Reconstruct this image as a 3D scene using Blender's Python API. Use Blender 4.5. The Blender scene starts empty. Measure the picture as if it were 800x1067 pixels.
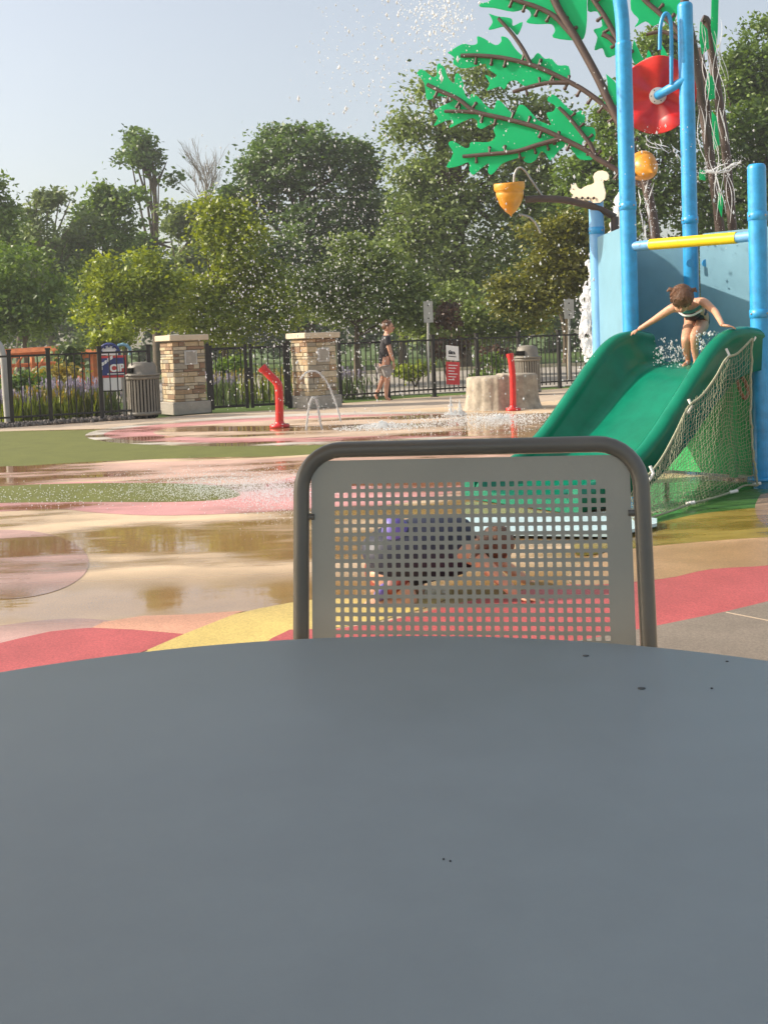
import bpy, math, random
import numpy as np
from mathutils import Vector, Matrix, Euler
R = math.radians
random.seed(7); rng = np.random.default_rng(11)
S = bpy.context.scene
C = S.collection
# ------------------------------------------------------------------ camera
EYE = Vector((0, 0, 1.22)); FPX = 1100.0; PITCH = R(3.0); ROLL = R(2.2); W, H = 800.0, 1067.0; PPY = 414.0
_F = Vector((0, math.cos(PITCH), -math.sin(PITCH))); _R0 = Vector((1, 0, 0)); _U0 = Vector((0, math.sin(PITCH), math.cos(PITCH)))
_R = _R0*math.cos(ROLL) - _U0*math.sin(ROLL); _U = _U0*math.cos(ROLL) + _R0*math.sin(ROLL)
cam = bpy.data.cameras.new('camera'); co = bpy.data.objects.new('camera', cam); C.objects.link(co); S.camera = co
m = Matrix((_R, _U, -_F)).transposed().to_4x4(); m.translation = EYE; co.matrix_world = m
cam.sensor_fit = 'VERTICAL'; cam.sensor_height = 24.0; cam.lens = 24.0*FPX/H
cam.shift_y = -(H/2-PPY)/H; cam.clip_start = 0.05; cam.clip_end = 2000
# ------------------------------------------------------------------ light
SUN_EL = 31.0; SUN_V = Vector((-0.995, 0.07, 0)).normalized()
world = bpy.data.worlds.new('World'); S.world = world; world.use_nodes = True
nt = world.node_tree; nt.nodes.clear()
sky = nt.nodes.new('ShaderNodeTexSky'); sky.sky_type = 'NISHITA'; sky.sun_disc = False
sky.sun_elevation = R(SUN_EL); sky.sun_rotation = math.atan2(SUN_V.x, SUN_V.y)
sky.air_density = 1.0; sky.dust_density = 4.0; sky.ozone_density = 1.6; sky.altitude = 100
bg = nt.nodes.new('ShaderNodeBackground'); bg.inputs[1].default_value = 0.11
wo = nt.nodes.new('ShaderNodeOutputWorld'); veil = nt.nodes.new('ShaderNodeMix'); veil.data_type = 'RGBA'; veil.blend_type = 'ADD'; veil.inputs[0].default_value = 1.0   # thin high haze over the whole sky
nt.links.new(sky.outputs[0], veil.inputs[6]); veil.inputs[7].default_value = (1.70, 1.54, 1.14, 1); nt.links.new(veil.outputs[2], bg.inputs[0]); nt.links.new(bg.outputs[0], wo.inputs[0])
sl = bpy.data.lights.new('sun', 'SUN'); sl.energy = 4.0; sl.angle = R(0.6); sl.color = (1.0, 0.89, 0.74)
so = bpy.data.objects.new('sun', sl); C.objects.link(so)
sv = Vector((SUN_V.x*math.cos(R(SUN_EL)), SUN_V.y*math.cos(R(SUN_EL)), math.sin(R(SUN_EL))))
so.rotation_euler = sv.to_track_quat('Z', 'Y').to_euler()
S.view_settings.view_transform = 'Standard'; S.view_settings.look = 'None'; S.view_settings.gamma = 1.0
S.view_settings.exposure = 0.62; S.view_settings.use_curve_mapping = False

# ------------------------------------------------------------------ placing
def ray(px, py): return _F + _R*((px-400)/FPX) + _U*((PPY-py)/FPX)
def at(px, py, D):
    d = ray(px, py); return EYE + d*(D/d.y)
def gnd(px, py, z=0.0):
    d = ray(px, py); return EYE + d*((z-EYE.z)/d.z)
def onplane(px, py, P0, n):
    d = ray(px, py); return EYE + d*((P0-EYE).dot(n)/d.dot(n))
# ------------------------------------------------------------------ mesh helpers
class MB:
    def __init__(s): s.v = []; s.f = []; s.m = []; s.sm = []
    def add(s, vs, fs, mi=0, smooth=False):
        b = len(s.v); s.v += [tuple(v) for v in vs]
        for f in fs: s.f.append([b+i for i in f]); s.m.append(mi); s.sm.append(smooth)
    def box(s, c, size, M=None, mi=0, bev=0.0):
        x, y, z = [a/2 for a in size]; c = Vector(c)
        if bev > 0:
            b = min(bev, x*.9, y*.9, z*.9); vs = []; 
            prof = [(-x+b, -y), (x-b, -y), (x, -y+b), (x, y-b), (x-b, y), (-x+b, y), (-x, y-b), (-x, -y+b)]
            inn = [(px*(x-b)/x, py*(y-b)/y) for px, py in prof]
            for (pp, zz) in ((inn, -z), (prof, -z+b), (prof, z-b), (inn, z)): vs += [Vector((p[0], p[1], zz)) for p in pp]
            fs = [list(range(7, -1, -1)), list(range(24, 32))]
            for k in range(3):
                for i in range(8):
                    j = (i+1) % 8; fs.append([k*8+i, k*8+j, k*8+8+j, k*8+8+i])
        else:
            vs = [Vector((sx*x, sy*y, sz*z)) for sz in (-1, 1) for sy in (-1, 1) for sx in (-1, 1)]
            fs = [[0, 2, 3, 1], [4, 5, 7, 6], [0, 1, 5, 4], [2, 6, 7, 3], [0, 4, 6, 2], [1, 3, 7, 5]]
        if M is not None: vs = [M @ v for v in vs]
        s.add([v+c for v in vs], fs, mi); return s
    def tube(s, pts, r, n=10, mi=0, cap=True):
        pts = [Vector(p) for p in pts]; k = len(pts); rs = r if isinstance(r, (list, tuple)) else [r]*k
        vs = []; prev = None
        for i, p in enumerate(pts):
            t = (pts[min(i+1, k-1)] - pts[max(i-1, 0)]).normalized()
            if prev is None:
                a = Vector((0, 0, 1)) if abs(t.z) < .9 else Vector((1, 0, 0)); u = t.cross(a).normalized()
            else: u = (prev - t*prev.dot(t)).normalized()
            prev = u; w = t.cross(u)
            for j in range(n):
                an = 2*math.pi*j/n; vs.append(p + (u*math.cos(an)+w*math.sin(an))*rs[i])
        fs = [[i*n+j, i*n+(j+1) % n, (i+1)*n+(j+1) % n, (i+1)*n+j] for i in range(k-1) for j in range(n)]
        s.add(vs, fs, mi, n > 5)
        if cap: s.add(vs[:n], [list(range(n-1, -1, -1))], mi); s.add(vs[-n:], [list(range(n))], mi)
        return s
    def lathe(s, prof, c=(0, 0, 0), n=24, mi=0, M=None, flute=0, fa=0.0):
        vs = []; c = Vector(c); k = len(prof)
        for (r_, z) in prof:
            for j in range(n):
                a = 2*math.pi*j/n; rr = r_*(1+fa*math.cos(flute*a)) if flute else r_
                v = Vector((rr*math.cos(a), rr*math.sin(a), z)); vs.append((M @ v if M is not None else v)+c)
        s.add(vs, [[i*n+j, i*n+(j+1) % n, (i+1)*n+(j+1) % n, (i+1)*n+j] for i in range(k-1) for j in range(n)], mi, True)
        return s
    def ell(s, c, rad, n=12, mi=0, M=None):
        k = n//2+1; prof = [(math.sin(math.pi*i/(k-1)), -math.cos(math.pi*i/(k-1))) for i in range(k)]
        D_ = Matrix.Diagonal(Vector(rad)); Mx = (M @ D_) if M is not None else D_
        return s.lathe([(max(a, 1e-4), b) for a, b in prof], c, n, mi, Mx)
    def prism(s, pts, th, mi=0):
        pts = [Vector(p) for p in pts]; n = len(pts); th = Vector(th)
        s.add(pts+[p+th for p in pts], [list(range(n)), list(range(2*n-1, n-1, -1))]+[[i, n+i, n+(i+1) % n, (i+1) % n] for i in range(n)], mi)
        return s
    def build(s, name, mat, parent=None, loc=None):
        me = bpy.data.meshes.new(name); me.from_pydata(s.v, [], s.f)
        mats = mat if isinstance(mat, (list, tuple)) else [mat]
        for q in mats: me.materials.append(q)
        if len(mats) > 1: me.polygons.foreach_set('material_index', s.m)
        me.polygons.foreach_set('use_smooth', s.sm); me.update()
        o = bpy.data.objects.new(name, me); C.objects.link(o)
        if parent is not None:
            o.parent = parent; o.matrix_parent_inverse = Matrix.Translation(-Vector(parent.location)) if parent.type == 'EMPTY' and not parent.get('local') else Matrix()
        return o
def tag(o, label=None, cat=None, group=None, kind=None):
    if label: o['label'] = label
    if cat: o['category'] = cat
    if group: o['group'] = group
    if kind: o['kind'] = kind
    return o
def thing(name, label, cat, loc, group=None, local=False, rz=0):
    o = bpy.data.objects.new(name, None); C.objects.link(o); o.location = loc; o.rotation_euler = (0, 0, rz); o.empty_display_size = .1
    if local: o['local'] = 1
    return tag(o, label, cat, group)
def copy_tree(o, parent=None):
    c = o.copy(); C.objects.link(c)
    if parent is not None: c.parent = parent
    for ch in list(o.children): copy_tree(ch, c)
    return c
def rot(ax, a): return Matrix.Rotation(a, 3, ax)
def smoothpath(pts, sub=5):
    pts = [Vector(p) for p in pts]; out = []
    for i in range(len(pts)-1):
        p0 = pts[max(i-1, 0)]; p1 = pts[i]; p2 = pts[i+1]; p3 = pts[min(i+2, len(pts)-1)]
        for k in range(sub):
            t = k/sub; out.append(.5*((2*p1)+(-p0+p2)*t+(2*p0-5*p1+4*p2-p3)*t*t+(-p0+3*p1-3*p2+p3)*t**3))
    out.append(pts[-1]); return out
def interp(xs, ys, x): return float(np.interp(x, xs, ys))

# ------------------------------------------------------------------ materials
def mat(name, col, rough=.5, metal=0, noise=.12, scale=6.0, bump=0.0, bscale=60, spec=.5, coat=0, detail=5, trans=0, sss=0, col2=None, alpha=1):
    M = bpy.data.materials.new(name); M.use_nodes = True; n = M.node_tree.nodes; L = M.node_tree.links; p = n['Principled BSDF']
    tc = n.new('ShaderNodeTexCoord')
    nz = n.new('ShaderNodeTexNoise'); nz.inputs['Scale'].default_value = scale; nz.inputs['Detail'].default_value = detail; nz.inputs['Roughness'].default_value = .65
    L.new(tc.outputs['Object'], nz.inputs['Vector'])
    cr = n.new('ShaderNodeValToRGB'); cr.color_ramp.elements[0].position = .3; cr.color_ramp.elements[1].position = .7
    c2 = col2 if col2 else tuple(min(1, c*(1+noise)) for c in col); c1 = tuple(c*(1-noise) for c in col)
    cr.color_ramp.elements[0].color = (*c1, 1); cr.color_ramp.elements[1].color = (*c2, 1)
    L.new(nz.outputs[0], cr.inputs[0]); L.new(cr.outputs[0], p.inputs['Base Color'])
    mr = n.new('ShaderNodeMapRange'); mr.inputs[3].default_value = max(0, rough*.8); mr.inputs[4].default_value = min(1, rough*1.25)
    L.new(nz.outputs[0], mr.inputs[0]); L.new(mr.outputs[0], p.inputs['Roughness'])
    p.inputs['Metallic'].default_value = metal; p.inputs['Specular IOR Level'].default_value = spec; p.inputs['Coat Weight'].default_value = coat
    if trans: p.inputs['Transmission Weight'].default_value = trans; p.inputs['IOR'].default_value = 1.33
    if sss: p.inputs['Subsurface Weight'].default_value = sss; p.inputs['Subsurface Radius'].default_value = (.03, .01, .006)
    if alpha < 1: p.inputs['Alpha'].default_value = alpha
    if bump:
        n2 = n.new('ShaderNodeTexNoise'); n2.inputs['Scale'].default_value = bscale; n2.inputs['Detail'].default_value = 4; L.new(tc.outputs['Object'], n2.inputs['Vector'])
        b = n.new('ShaderNodeBump'); b.inputs['Strength'].default_value = bump; b.inputs['Distance'].default_value = .01
        L.new(n2.outputs[0], b.inputs['Height']); L.new(b.outputs[0], p.inputs['Normal'])
    return M
def leafmat(name, dark, light, tr=.35):
    M = bpy.data.materials.new(name); M.use_nodes = True; n = M.node_tree.nodes; L = M.node_tree.links; n.clear()
    g = n.new('ShaderNodeNewGeometry'); cr = n.new('ShaderNodeValToRGB')
    cr.color_ramp.elements[0].color = (*dark, 1); cr.color_ramp.elements[1].color = (*light, 1)
    tc = n.new('ShaderNodeTexCoord'); nz = n.new('ShaderNodeTexNoise'); nz.inputs['Scale'].default_value = .7; nz.inputs['Detail'].default_value = 3
    L.new(tc.outputs['Object'], nz.inputs['Vector'])
    ad = n.new('ShaderNodeMath'); ad.operation = 'MULTIPLY_ADD'; ad.inputs[1].default_value = .55; L.new(g.outputs['Random Per Island'], ad.inputs[0])
    m2 = n.new('ShaderNodeMath'); m2.operation = 'MULTIPLY_ADD'; m2.inputs[1].default_value = 1.3; m2.inputs[2].default_value = -.4; L.new(nz.outputs[0], m2.inputs[0]); L.new(m2.outputs[0], ad.inputs[2])
    L.new(ad.outputs[0], cr.inputs[0])
    d = n.new('ShaderNodeBsdfDiffuse'); t = n.new('ShaderNodeBsdfTranslucent'); gl = n.new('ShaderNodeBsdfGlossy'); gl.inputs['Roughness'].default_value = .45
    L.new(cr.outputs[0], d.inputs[0]); hs = n.new('ShaderNodeHueSaturation'); hs.inputs['Saturation'].default_value = 1.15; hs.inputs['Value'].default_value = 1.3; hs.inputs['Hue'].default_value = .485
    L.new(cr.outputs[0], hs.inputs['Color']); L.new(hs.outputs[0], t.inputs[0])
    mx = n.new('ShaderNodeMixShader'); mx.inputs[0].default_value = tr; L.new(d.outputs[0], mx.inputs[1]); L.new(t.outputs[0], mx.inputs[2])
    m3 = n.new('ShaderNodeMixShader'); m3.inputs[0].default_value = .05; L.new(mx.outputs[0], m3.inputs[1]); L.new(gl.outputs[0], m3.inputs[2])
    o = n.new('ShaderNodeOutputMaterial'); L.new(m3.outputs[0], o.inputs[0]); return M
def padmat(name, col, wet=1.0, grain=.10, bump=.25, joints=False):
    """rubber or concrete ground; puddles run across patches because they are laid out in world position"""
    M = bpy.data.materials.new(name); M.use_nodes = True; n = M.node_tree.nodes; L = M.node_tree.links; p = n['Principled BSDF']
    g = n.new('ShaderNodeNewGeometry')
    def noise(sc, sx=1, sy=1, det=5, ro=.6):
        mp = n.new('ShaderNodeMapping'); mp.inputs['Scale'].default_value = (sx, sy, 1); L.new(g.outputs['Position'], mp.inputs['Vector'])
        z = n.new('ShaderNodeTexNoise'); z.inputs['Scale'].default_value = sc; z.inputs['Detail'].default_value = det; z.inputs['Roughness'].default_value = ro
        L.new(mp.outputs[0], z.inputs['Vector']); return z
    fine = noise(95, det=3, ro=.85); mid = noise(3.0); big = noise(.6, .55, 1.7, 5, .58)
    # base colour with grain
    def mul(c, f): return (*[min(1, a*f) for a in c], 1)
    cr = n.new('ShaderNodeValToRGB'); cr.color_ramp.elements[0].position = .36; cr.color_ramp.elements[1].position = .64
    cr.color_ramp.elements[0].color = mul(col, 1-grain*1.6); cr.color_ramp.elements[1].color = mul(col, 1+grain*1.4); L.new(fine.outputs[0], cr.inputs[0])
    st = n.new('ShaderNodeMapRange'); st.inputs[1].default_value = .3; st.inputs[2].default_value = .7; st.inputs[3].default_value = .84; st.inputs[4].default_value = 1.08; L.new(mid.outputs[0], st.inputs[0])
    v = n.new('ShaderNodeVectorMath'); v.operation = 'SCALE'; L.new(cr.outputs[0], v.inputs[0]); L.new(st.outputs[0], v.inputs['Scale'])
    # wetness: damp film almost everywhere on the pad, standing water in noise hollows
    sep = n.new('ShaderNodeSeparateXYZ'); L.new(g.outputs['Position'], sep.inputs[0])
    near = n.new('ShaderNodeMapRange'); near.interpolation_type = 'SMOOTHSTEP'; near.inputs[1].default_value = 4.45; near.inputs[2].default_value = 4.95; L.new(sep.outputs[1], near.inputs[0])
    far = n.new('ShaderNodeMapRange'); far.interpolation_type = 'SMOOTHSTEP'; far.inputs[1].default_value = 19.0; far.inputs[2].default_value = 16.5; L.new(sep.outputs[1], far.inputs[0])
    mk = n.new('ShaderNodeMath'); mk.operation = 'MULTIPLY'; L.new(near.outputs[0], mk.inputs[0]); L.new(far.outputs[0], mk.inputs[1])
    pud = n.new('ShaderNodeMapRange'); pud.interpolation_type = 'SMOOTHSTEP'; pud.inputs[1].default_value = .38; pud.inputs[2].default_value = .58; L.new(big.outputs[0], pud.inputs[0])
    # a long shallow pool lies in the near fall of the pad
    pl = n.new('ShaderNodeMapRange'); pl.interpolation_type = 'SMOOTHSTEP'; pl.inputs[1].default_value = 6.1; pl.inputs[2].default_value = 5.2; L.new(sep.outputs[1], pl.inputs[0])
    mxp = n.new('ShaderNodeMath'); mxp.operation = 'MAXIMUM'; L.new(pud.outputs[0], mxp.inputs[0]); L.new(pl.outputs[0], mxp.inputs[1])
    w = n.new('ShaderNodeMath'); w.operation = 'MULTIPLY'; L.new(mxp.outputs[0], w.inputs[0]); L.new(mk.outputs[0], w.inputs[1])
    w2 = n.new('ShaderNodeMath'); w2.operation = 'MULTIPLY'; w2.inputs[1].default_value = wet; L.new(w.outputs[0], w2.inputs[0])
    dk = n.new('ShaderNodeMapRange'); dk.inputs[3].default_value = 1.0; dk.inputs[4].default_value = .40; L.new(w2.outputs[0], dk.inputs[0])
    tn = n.new('ShaderNodeMix'); tn.data_type = 'VECTOR'; tn.inputs[4].default_value = (1, 1, 1); tn.inputs[5].default_value = (.50, .395, .25) if wet > .3 else (.6, .55, .5); L.new(w2.outputs[0], tn.inputs[0])   # soaked surface: darker and warmer
    v2 = n.new('ShaderNodeVectorMath'); v2.operation = 'MULTIPLY'; L.new(v.outputs[0], v2.inputs[0]); L.new(tn.outputs[1], v2.inputs[1])
    L.new(v2.outputs[0], p.inputs['Base Color'])
    ro = n.new('ShaderNodeMapRange'); ro.inputs[3].default_value = .6 if wet else .85; ro.inputs[4].default_value = .015; L.new(w2.outputs[0], ro.inputs[0]); L.new(ro.outputs[0], p.inputs['Roughness'])
    sp = n.new('ShaderNodeMapRange'); sp.inputs[3].default_value = .4; sp.inputs[4].default_value = 1.0; L.new(w2.outputs[0], sp.inputs[0]); L.new(sp.outputs[0], p.inputs['Specular IOR Level'])
    # bump: grain where dry, ripples where wet
    rip = noise(5.0, .7, 1.6, 4, .55); rip2 = noise(1.3, .6, 1.5, 2)
    b1 = n.new('ShaderNodeBump'); b1.inputs['Distance'].default_value = .004; L.new(fine.outputs[0], b1.inputs['Height'])
    iv = n.new('ShaderNodeMapRange'); iv.inputs[3].default_value = bump; iv.inputs[4].default_value = .004; L.new(w2.outputs[0], iv.inputs[0]); L.new(iv.outputs[0], b1.inputs['Strength'])
    b2 = n.new('ShaderNodeBump'); b2.inputs['Distance'].default_value = .02; L.new(rip.outputs[0], b2.inputs['Height'])
    rs = n.new('ShaderNodeMath'); rs.operation = 'MULTIPLY'; rs.inputs[1].default_value = .035; L.new(w2.outputs[0], rs.inputs[0]); L.new(rs.outputs[0], b2.inputs['Strength'])
    L.new(b1.outputs[0], b2.inputs['Normal']); L.new(b2.outputs[0], p.inputs['Normal'])
    return M
MT = dict(
    pad=padmat('pad_tan', (.66, .50, .33)), turf=padmat('turf_green', (.140, .152, .030), wet=.0, grain=.30, bump=.9),
    pink=padmat('pad_pink', (.62, .30, .29)), beige=padmat('pad_beige', (.60, .45, .33)), white=padmat('pad_white', (.62, .58, .52)),
    mauve=padmat('pad_mauve', (.52, .33, .29)), red=padmat('pad_red', (.44, .095, .095), wet=.15, grain=.16), peach=padmat('pad_peach', (.62, .33, .22), wet=.4, grain=.14),
    yellow=padmat('pad_yellow', (.60, .46, .15), wet=.2, grain=.14), olive=padmat('pad_olive', (.34, .26, .05)), green=padmat('pad_green', (.06, .17, .035)),
    grey=padmat('pad_grey', (.215, .180, .145), wet=0, grain=.12), purple=padmat('pad_reflection', (.34, .24, .17)),  # purple is the tint of a painted reflection
    rose=padmat('pad_rose', (.60, .39, .31)),
    tan=padmat('pad_orange_tan', (.52, .34, .19), wet=.5, grain=.16),
    walk=padmat('sidewalk', (.50, .40, .30), wet=0, grain=.08),
    lawn=mat('lawn', (.07, .115, .022), .9, noise=.35, scale=.35, bump=.8, bscale=30, spec=.2),
    asphalt=mat('asphalt', (.34, .31, .27), .85, noise=.12, scale=2, bump=.3, bscale=120),
    mulch=mat('mulch', (.07, .055, .04), .95, noise=.5, scale=25, bump=1, bscale=60),
    black=mat('black_iron', (.012, .011, .010), .4, noise=.2, spec=.45),
    cap=mat('limestone', (.60, .50, .36), .8, noise=.12, scale=8, bump=.3, bscale=80),
    plinth=mat('plinth_stone', (.36, .33, .28), .85, noise=.15, scale=10, bump=.4, bscale=70),
    mortar=mat('mortar', (.33, .29, .23), .95, noise=.1, scale=30, bump=.4),
    plaque=mat('plaque', (.50, .49, .46), .6, noise=.25, scale=40, bump=.4, bscale=120),
    can=mat('can_paint', (.20, .18, .145), .5, noise=.12, scale=12), candark=mat('can_dark', (.006, .006, .006), .9, spec=.05),
    redp=mat('red_paint', (.62, .018, .016), .32, noise=.12, scale=9, coat=.3), bluep=mat('blue_paint', (.025, .32, .67), .38, noise=.20, scale=9, coat=.3, bump=.05),
    bluel=mat('pale_blue_paint', (.16, .40, .70), .4, noise=.10, scale=5, coat=.2),
    bluepanel=mat('blue_panel', (.17, .34, .44), .45, noise=.08, scale=4), yel=mat('yellow_paint', (.85, .62, .01), .38, noise=.06, scale=12),
    acorn=mat('acorn_orange', (.68, .29, .02), .38, noise=.15, scale=9, coat=.3), brown=mat('brown_pipe', (.085, .058, .048), .45, noise=.2, scale=12),
    leafg=mat('leaf_panel_green', (.004, .36, .12), .38, noise=.08, scale=3), cream=mat('cream_panel', (.70, .60, .46), .5, noise=.06),
    slide=mat('slide_green', (.001, .165, .095), .22, noise=.14, scale=5, coat=0, spec=.3), deckg=mat('deck_green', (.025, .40, .11), .45, noise=.15, scale=6),
    rope=mat('rope', (.30, .31, .21), .9, noise=.25, scale=60), ropeb=mat('rope_brown', (.22, .09, .04), .9, noise=.2, scale=40), clip=mat('clip_white', (.75, .75, .72), .4),
    stump=mat('stump_concrete', (.36, .31, .24), .9, noise=.35, scale=7, bump=.8, bscale=22),
    steel=mat('galvanised', (.36, .36, .34), .45, metal=.6, noise=.1), signback=mat('sign_back', (.42, .41, .38), .5, metal=.3),
    wood=mat('orange_wood', (.55, .16, .05), .7, noise=.25, scale=8), bark=mat('bark', (.12, .09, .06), .95, noise=.35, scale=5, bump=1, bscale=20),
    barkpale=mat('bark_pale', (.20, .165, .12), .9, noise=.25, scale=5, bump=.6, bscale=20), barktan=mat('bark_tan', (.36, .27, .16), .9, noise=.2, scale=8),
    navy=mat('sign_navy', (.022, .035, .16), .5), signred=mat('sign_red', (.55, .04, .045), .5), signwhite=mat('sign_white', (.78, .78, .76), .5, noise=.04), ink=mat('ink', (.03, .03, .035), .6),
    tubem=mat('chair_tube', (.125, .123, .112), .30, metal=.2, noise=.10, scale=9, bump=.02), panelm=mat('chair_panel', (.315, .325, .295), .45, metal=.05, noise=.06, scale=7, bump=.03, bscale=220),
    table=mat('table_paint', (.235, .285, .312), .44, noise=.07, scale=11, detail=12, bump=.04, bscale=900, spec=.6),
    speck=mat('dirt_speck', (.085, .095, .10), .7),
    skin=mat('skin', (.56, .30, .19), .5, noise=.10, scale=14, sss=.08), skinm=mat('skin_man', (.52, .27, .18), .55, noise=.1, scale=8),
    hair=mat('hair_brown', (.12, .055, .028), .45, noise=.45, scale=60, bump=.8, bscale=90), hairg=mat('hair_light_brown', (.13, .060, .030), .4, noise=.45, scale=70, bump=.8, bscale=90),
    swim=mat('swim_dark', (.012, .015, .034), .5, noise=.5, scale=30), swimteal=mat('swim_teal', (.02, .15, .13), .5, noise=.4, scale=40), swimwhite=mat('swim_white', (.7, .7, .68), .6),
    swimpurple=mat('swim_purple', (.13, .10, .38), .5, noise=.25, scale=20), maroon=mat('swim_maroon', (.20, .03, .015), .5, noise=.4, scale=30),
    shirt=mat('shirt_charcoal', (.030, .028, .032), .8, noise=.5, scale=14), shorts=mat('shorts_grey', (.33, .31, .30), .85, noise=.2, scale=8),
    eye=mat('eye_dark', (.02, .012, .01), .2), lip=mat('lip', (.42, .12, .10), .4),
    mat=mat('landing_mat', (.50, .66, .70), .3, noise=.1),
    canopy=mat('canopy_cloth', (.35, .30, .22), .9), pebble=mat('pebbles', (.16, .14, .125), .8, noise=.6, scale=30),
)
def water(name, rough=.06, white=.5, al=.7):
    M = bpy.data.materials.new(name); M.use_nodes = True; n = M.node_tree.nodes; L = M.node_tree.links; n.clear()
    g = n.new('ShaderNodeBsdfGlass'); g.inputs['IOR'].default_value = 1.33; g.inputs['Roughness'].default_value = rough
    d = n.new('ShaderNodeBsdfDiffuse'); d.inputs[0].default_value = (al*.95, al*.98, al, 1); t = n.new('ShaderNodeBsdfTranslucent'); t.inputs[0].default_value = (al*.95, al*.98, al, 1)
    a = n.new('ShaderNodeAddShader') if False else n.new('ShaderNodeMixShader'); a.inputs[0].default_value = .45; L.new(d.outputs[0], a.inputs[1]); L.new(t.outputs[0], a.inputs[2])
    m_ = n.new('ShaderNodeMixShader'); m_.inputs[0].default_value = white; L.new(g.outputs[0], m_.inputs[1]); L.new(a.outputs[0], m_.inputs[2])
    o = n.new('ShaderNodeOutputMaterial'); L.new(m_.outputs[0], o.inputs[0]); return M
def plastic(name, col, tr):
    M = mat(name, col, .38, noise=.08, scale=3); n = M.node_tree.nodes; L = M.node_tree.links; p = n['Principled BSDF']; o = n['Material Output']
    t = n.new('ShaderNodeBsdfTranslucent'); t.inputs[0].default_value = (*[min(1, c*1.2) for c in col], 1); mx = n.new('ShaderNodeMixShader'); mx.inputs[0].default_value = tr
    L.new(p.outputs[0], mx.inputs[1]); L.new(t.outputs[0], mx.inputs[2]); L.new(mx.outputs[0], o.inputs[0]); return M
MT['leafg'] = plastic('leaf_panel_green', (.008, .62, .27), .5)
MT['drop'] = water('water_drops', .1, .72, .85); MT['jet'] = water('water_jet', .08, .6); MT['foam'] = water('water_foam', .2, .9, .92); MT['splash'] = water('water_splash', .05, .85, .97)

def struct(name, b, m): o = b.build(name, m); o['kind'] = 'structure'; return o
# ------------------------------------------------------------------ ground
b = MB(); b.add([(-900, -300, -.03), (900, -300, -.03), (900, 1500, -.03), (-900, 1500, -.03)], [[0, 1, 2, 3]]); struct('lawn', b, MT['lawn'])
NEARZ = .13
b = MB(); ys = [(-14, NEARZ), (1.9, NEARZ), (2.3, NEARZ*.93), (2.9, NEARZ*.4), (3.3, .015), (3.6, 0)]
rows = []
for y, z in ys: rows.append([(-26, y, z), (20, y, z)])
for i in range(len(rows)-1): b.add(rows[i]+rows[i+1], [[0, 1, 3, 2]], 0, True)
# the flat pad reaches the fence line
fl = [gnd(*p) for p in ((-60, 449), (55, 442.5), (110, 439), (160, 435.5), (217, 431), (303, 426.5), (352, 420.5), (430, 414.5), (480, 411.5), (583, 405), (640, 401), (900, 387))]
b.add([(-26, 3.6, 0), (20, 3.6, 0)]+[Vector((fl[-1].x, fl[-1].y, 0))]+[Vector((p.x, p.y, 0)) for p in fl[-2::-1]]+[(-26, fl[0].y-6, 0)], [list(range(3+len(fl)))])
struct('splash_pad', b, MT['pad'])
LV = [0]
def sheet(name, q, m):
    b = MB(); b.add(q, [list(range(len(q)))]); o = struct(name, b, MT[m])
    if o.data.polygons[0].normal.z < 0: o.data.flip_normals()
    return o
def patch(name, pts, m, ell=None, z=None):
    LV[0] += 1; z = z if z else .0002*LV[0]
    if ell:
        cx, cy, hw, hh, tl = ell; pts = [(cx+hw*math.cos(a), cy+hh*math.sin(a)-tl*hw*math.cos(a)) for a in [2*math.pi*i/96 for i in range(96)]]
    q = [gnd(px, py, z) for px, py in pts]
    if not ell:
        q2 = smoothpath(q+[q[0]], 4)[:-1]; q = q2
    return sheet(name, q, m)
def patchL(name, pts, m):
    LV[0] += 1; z = .0002*LV[0]; return sheet(name, [gnd(px, py, z) for px, py in pts], m)
patch('sidewalk', [(-60, 449.5), (55, 443), (110, 439.5), (160, 436), (217, 431.5), (303, 427), (352, 421), (430, 415), (583, 405.5), (640, 401.5), (800, 393), (800, 402), (640, 411), (560, 419), (430, 426), (350, 433), (230, 440), (110, 446.5), (0, 449.5), (-60, 455)], 'walk')
patch('turf_ground', [(-60, 452), (0, 449.5), (60, 448.5), (110, 447.5), (180, 446), (345, 450), (360, 462), (345, 470), (300, 475), (200, 477), (100, 481), (0, 487), (-60, 491)], 'turf')
patch('ring_ground', None, 'white', (335, 447, 246, 16.5, .028)); patch('pink_ground', None, 'pink', (340, 446.4, 232, 13.6, .028)); patch('beige_ground', None, 'beige', (385, 444, 225, 10.4, .03))
patch('rose_ground', [(-60, 488), (100, 483), (300, 477), (345, 472), (420, 462), (520, 452), (560, 470), (520, 505), (420, 524), (300, 532), (250, 505), (100, 500), (-60, 507)], 'rose')
patch('kerb_ground', [(-60, 512), (0, 506), (60, 502.5), (150, 501.5), (225, 503.5), (268, 513), (250, 521), (180, 526), (90, 526), (0, 527), (-60, 529)], 'pink')
patch('strip_ground', [(-60, 526), (90, 523), (200, 523), (250, 516), (280, 504), (330, 492), (420, 484), (500, 500), (420, 524), (320, 531), (180, 537), (100, 534), (60, 530), (0, 533), (-60, 536)], 'pink')
patch('turf_ground', [(-60, 511), (0, 506.5), (60, 504), (150, 503), (220, 505.5), (250, 514), (235, 520), (180, 523), (90, 523), (0, 524), (-60, 526)], 'turf')
patch('mauve_ground', None, 'mauve', (5, 588, 88, 36, .02))
patch('mauve_ground', [(-60, 664), (0, 652), (60, 645), (110, 646), (200, 660), (150, 668), (50, 664), (0, 674), (-60, 690)], 'mauve')
patchL('red_ground', [(-60, 684), (-20, 674), (0, 670), (25, 664), (52, 658), (75, 655.5), (96, 654), (140, 656), (192, 660.5), (154, 677), (120, 690), (-60, 712)], 'red')
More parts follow.
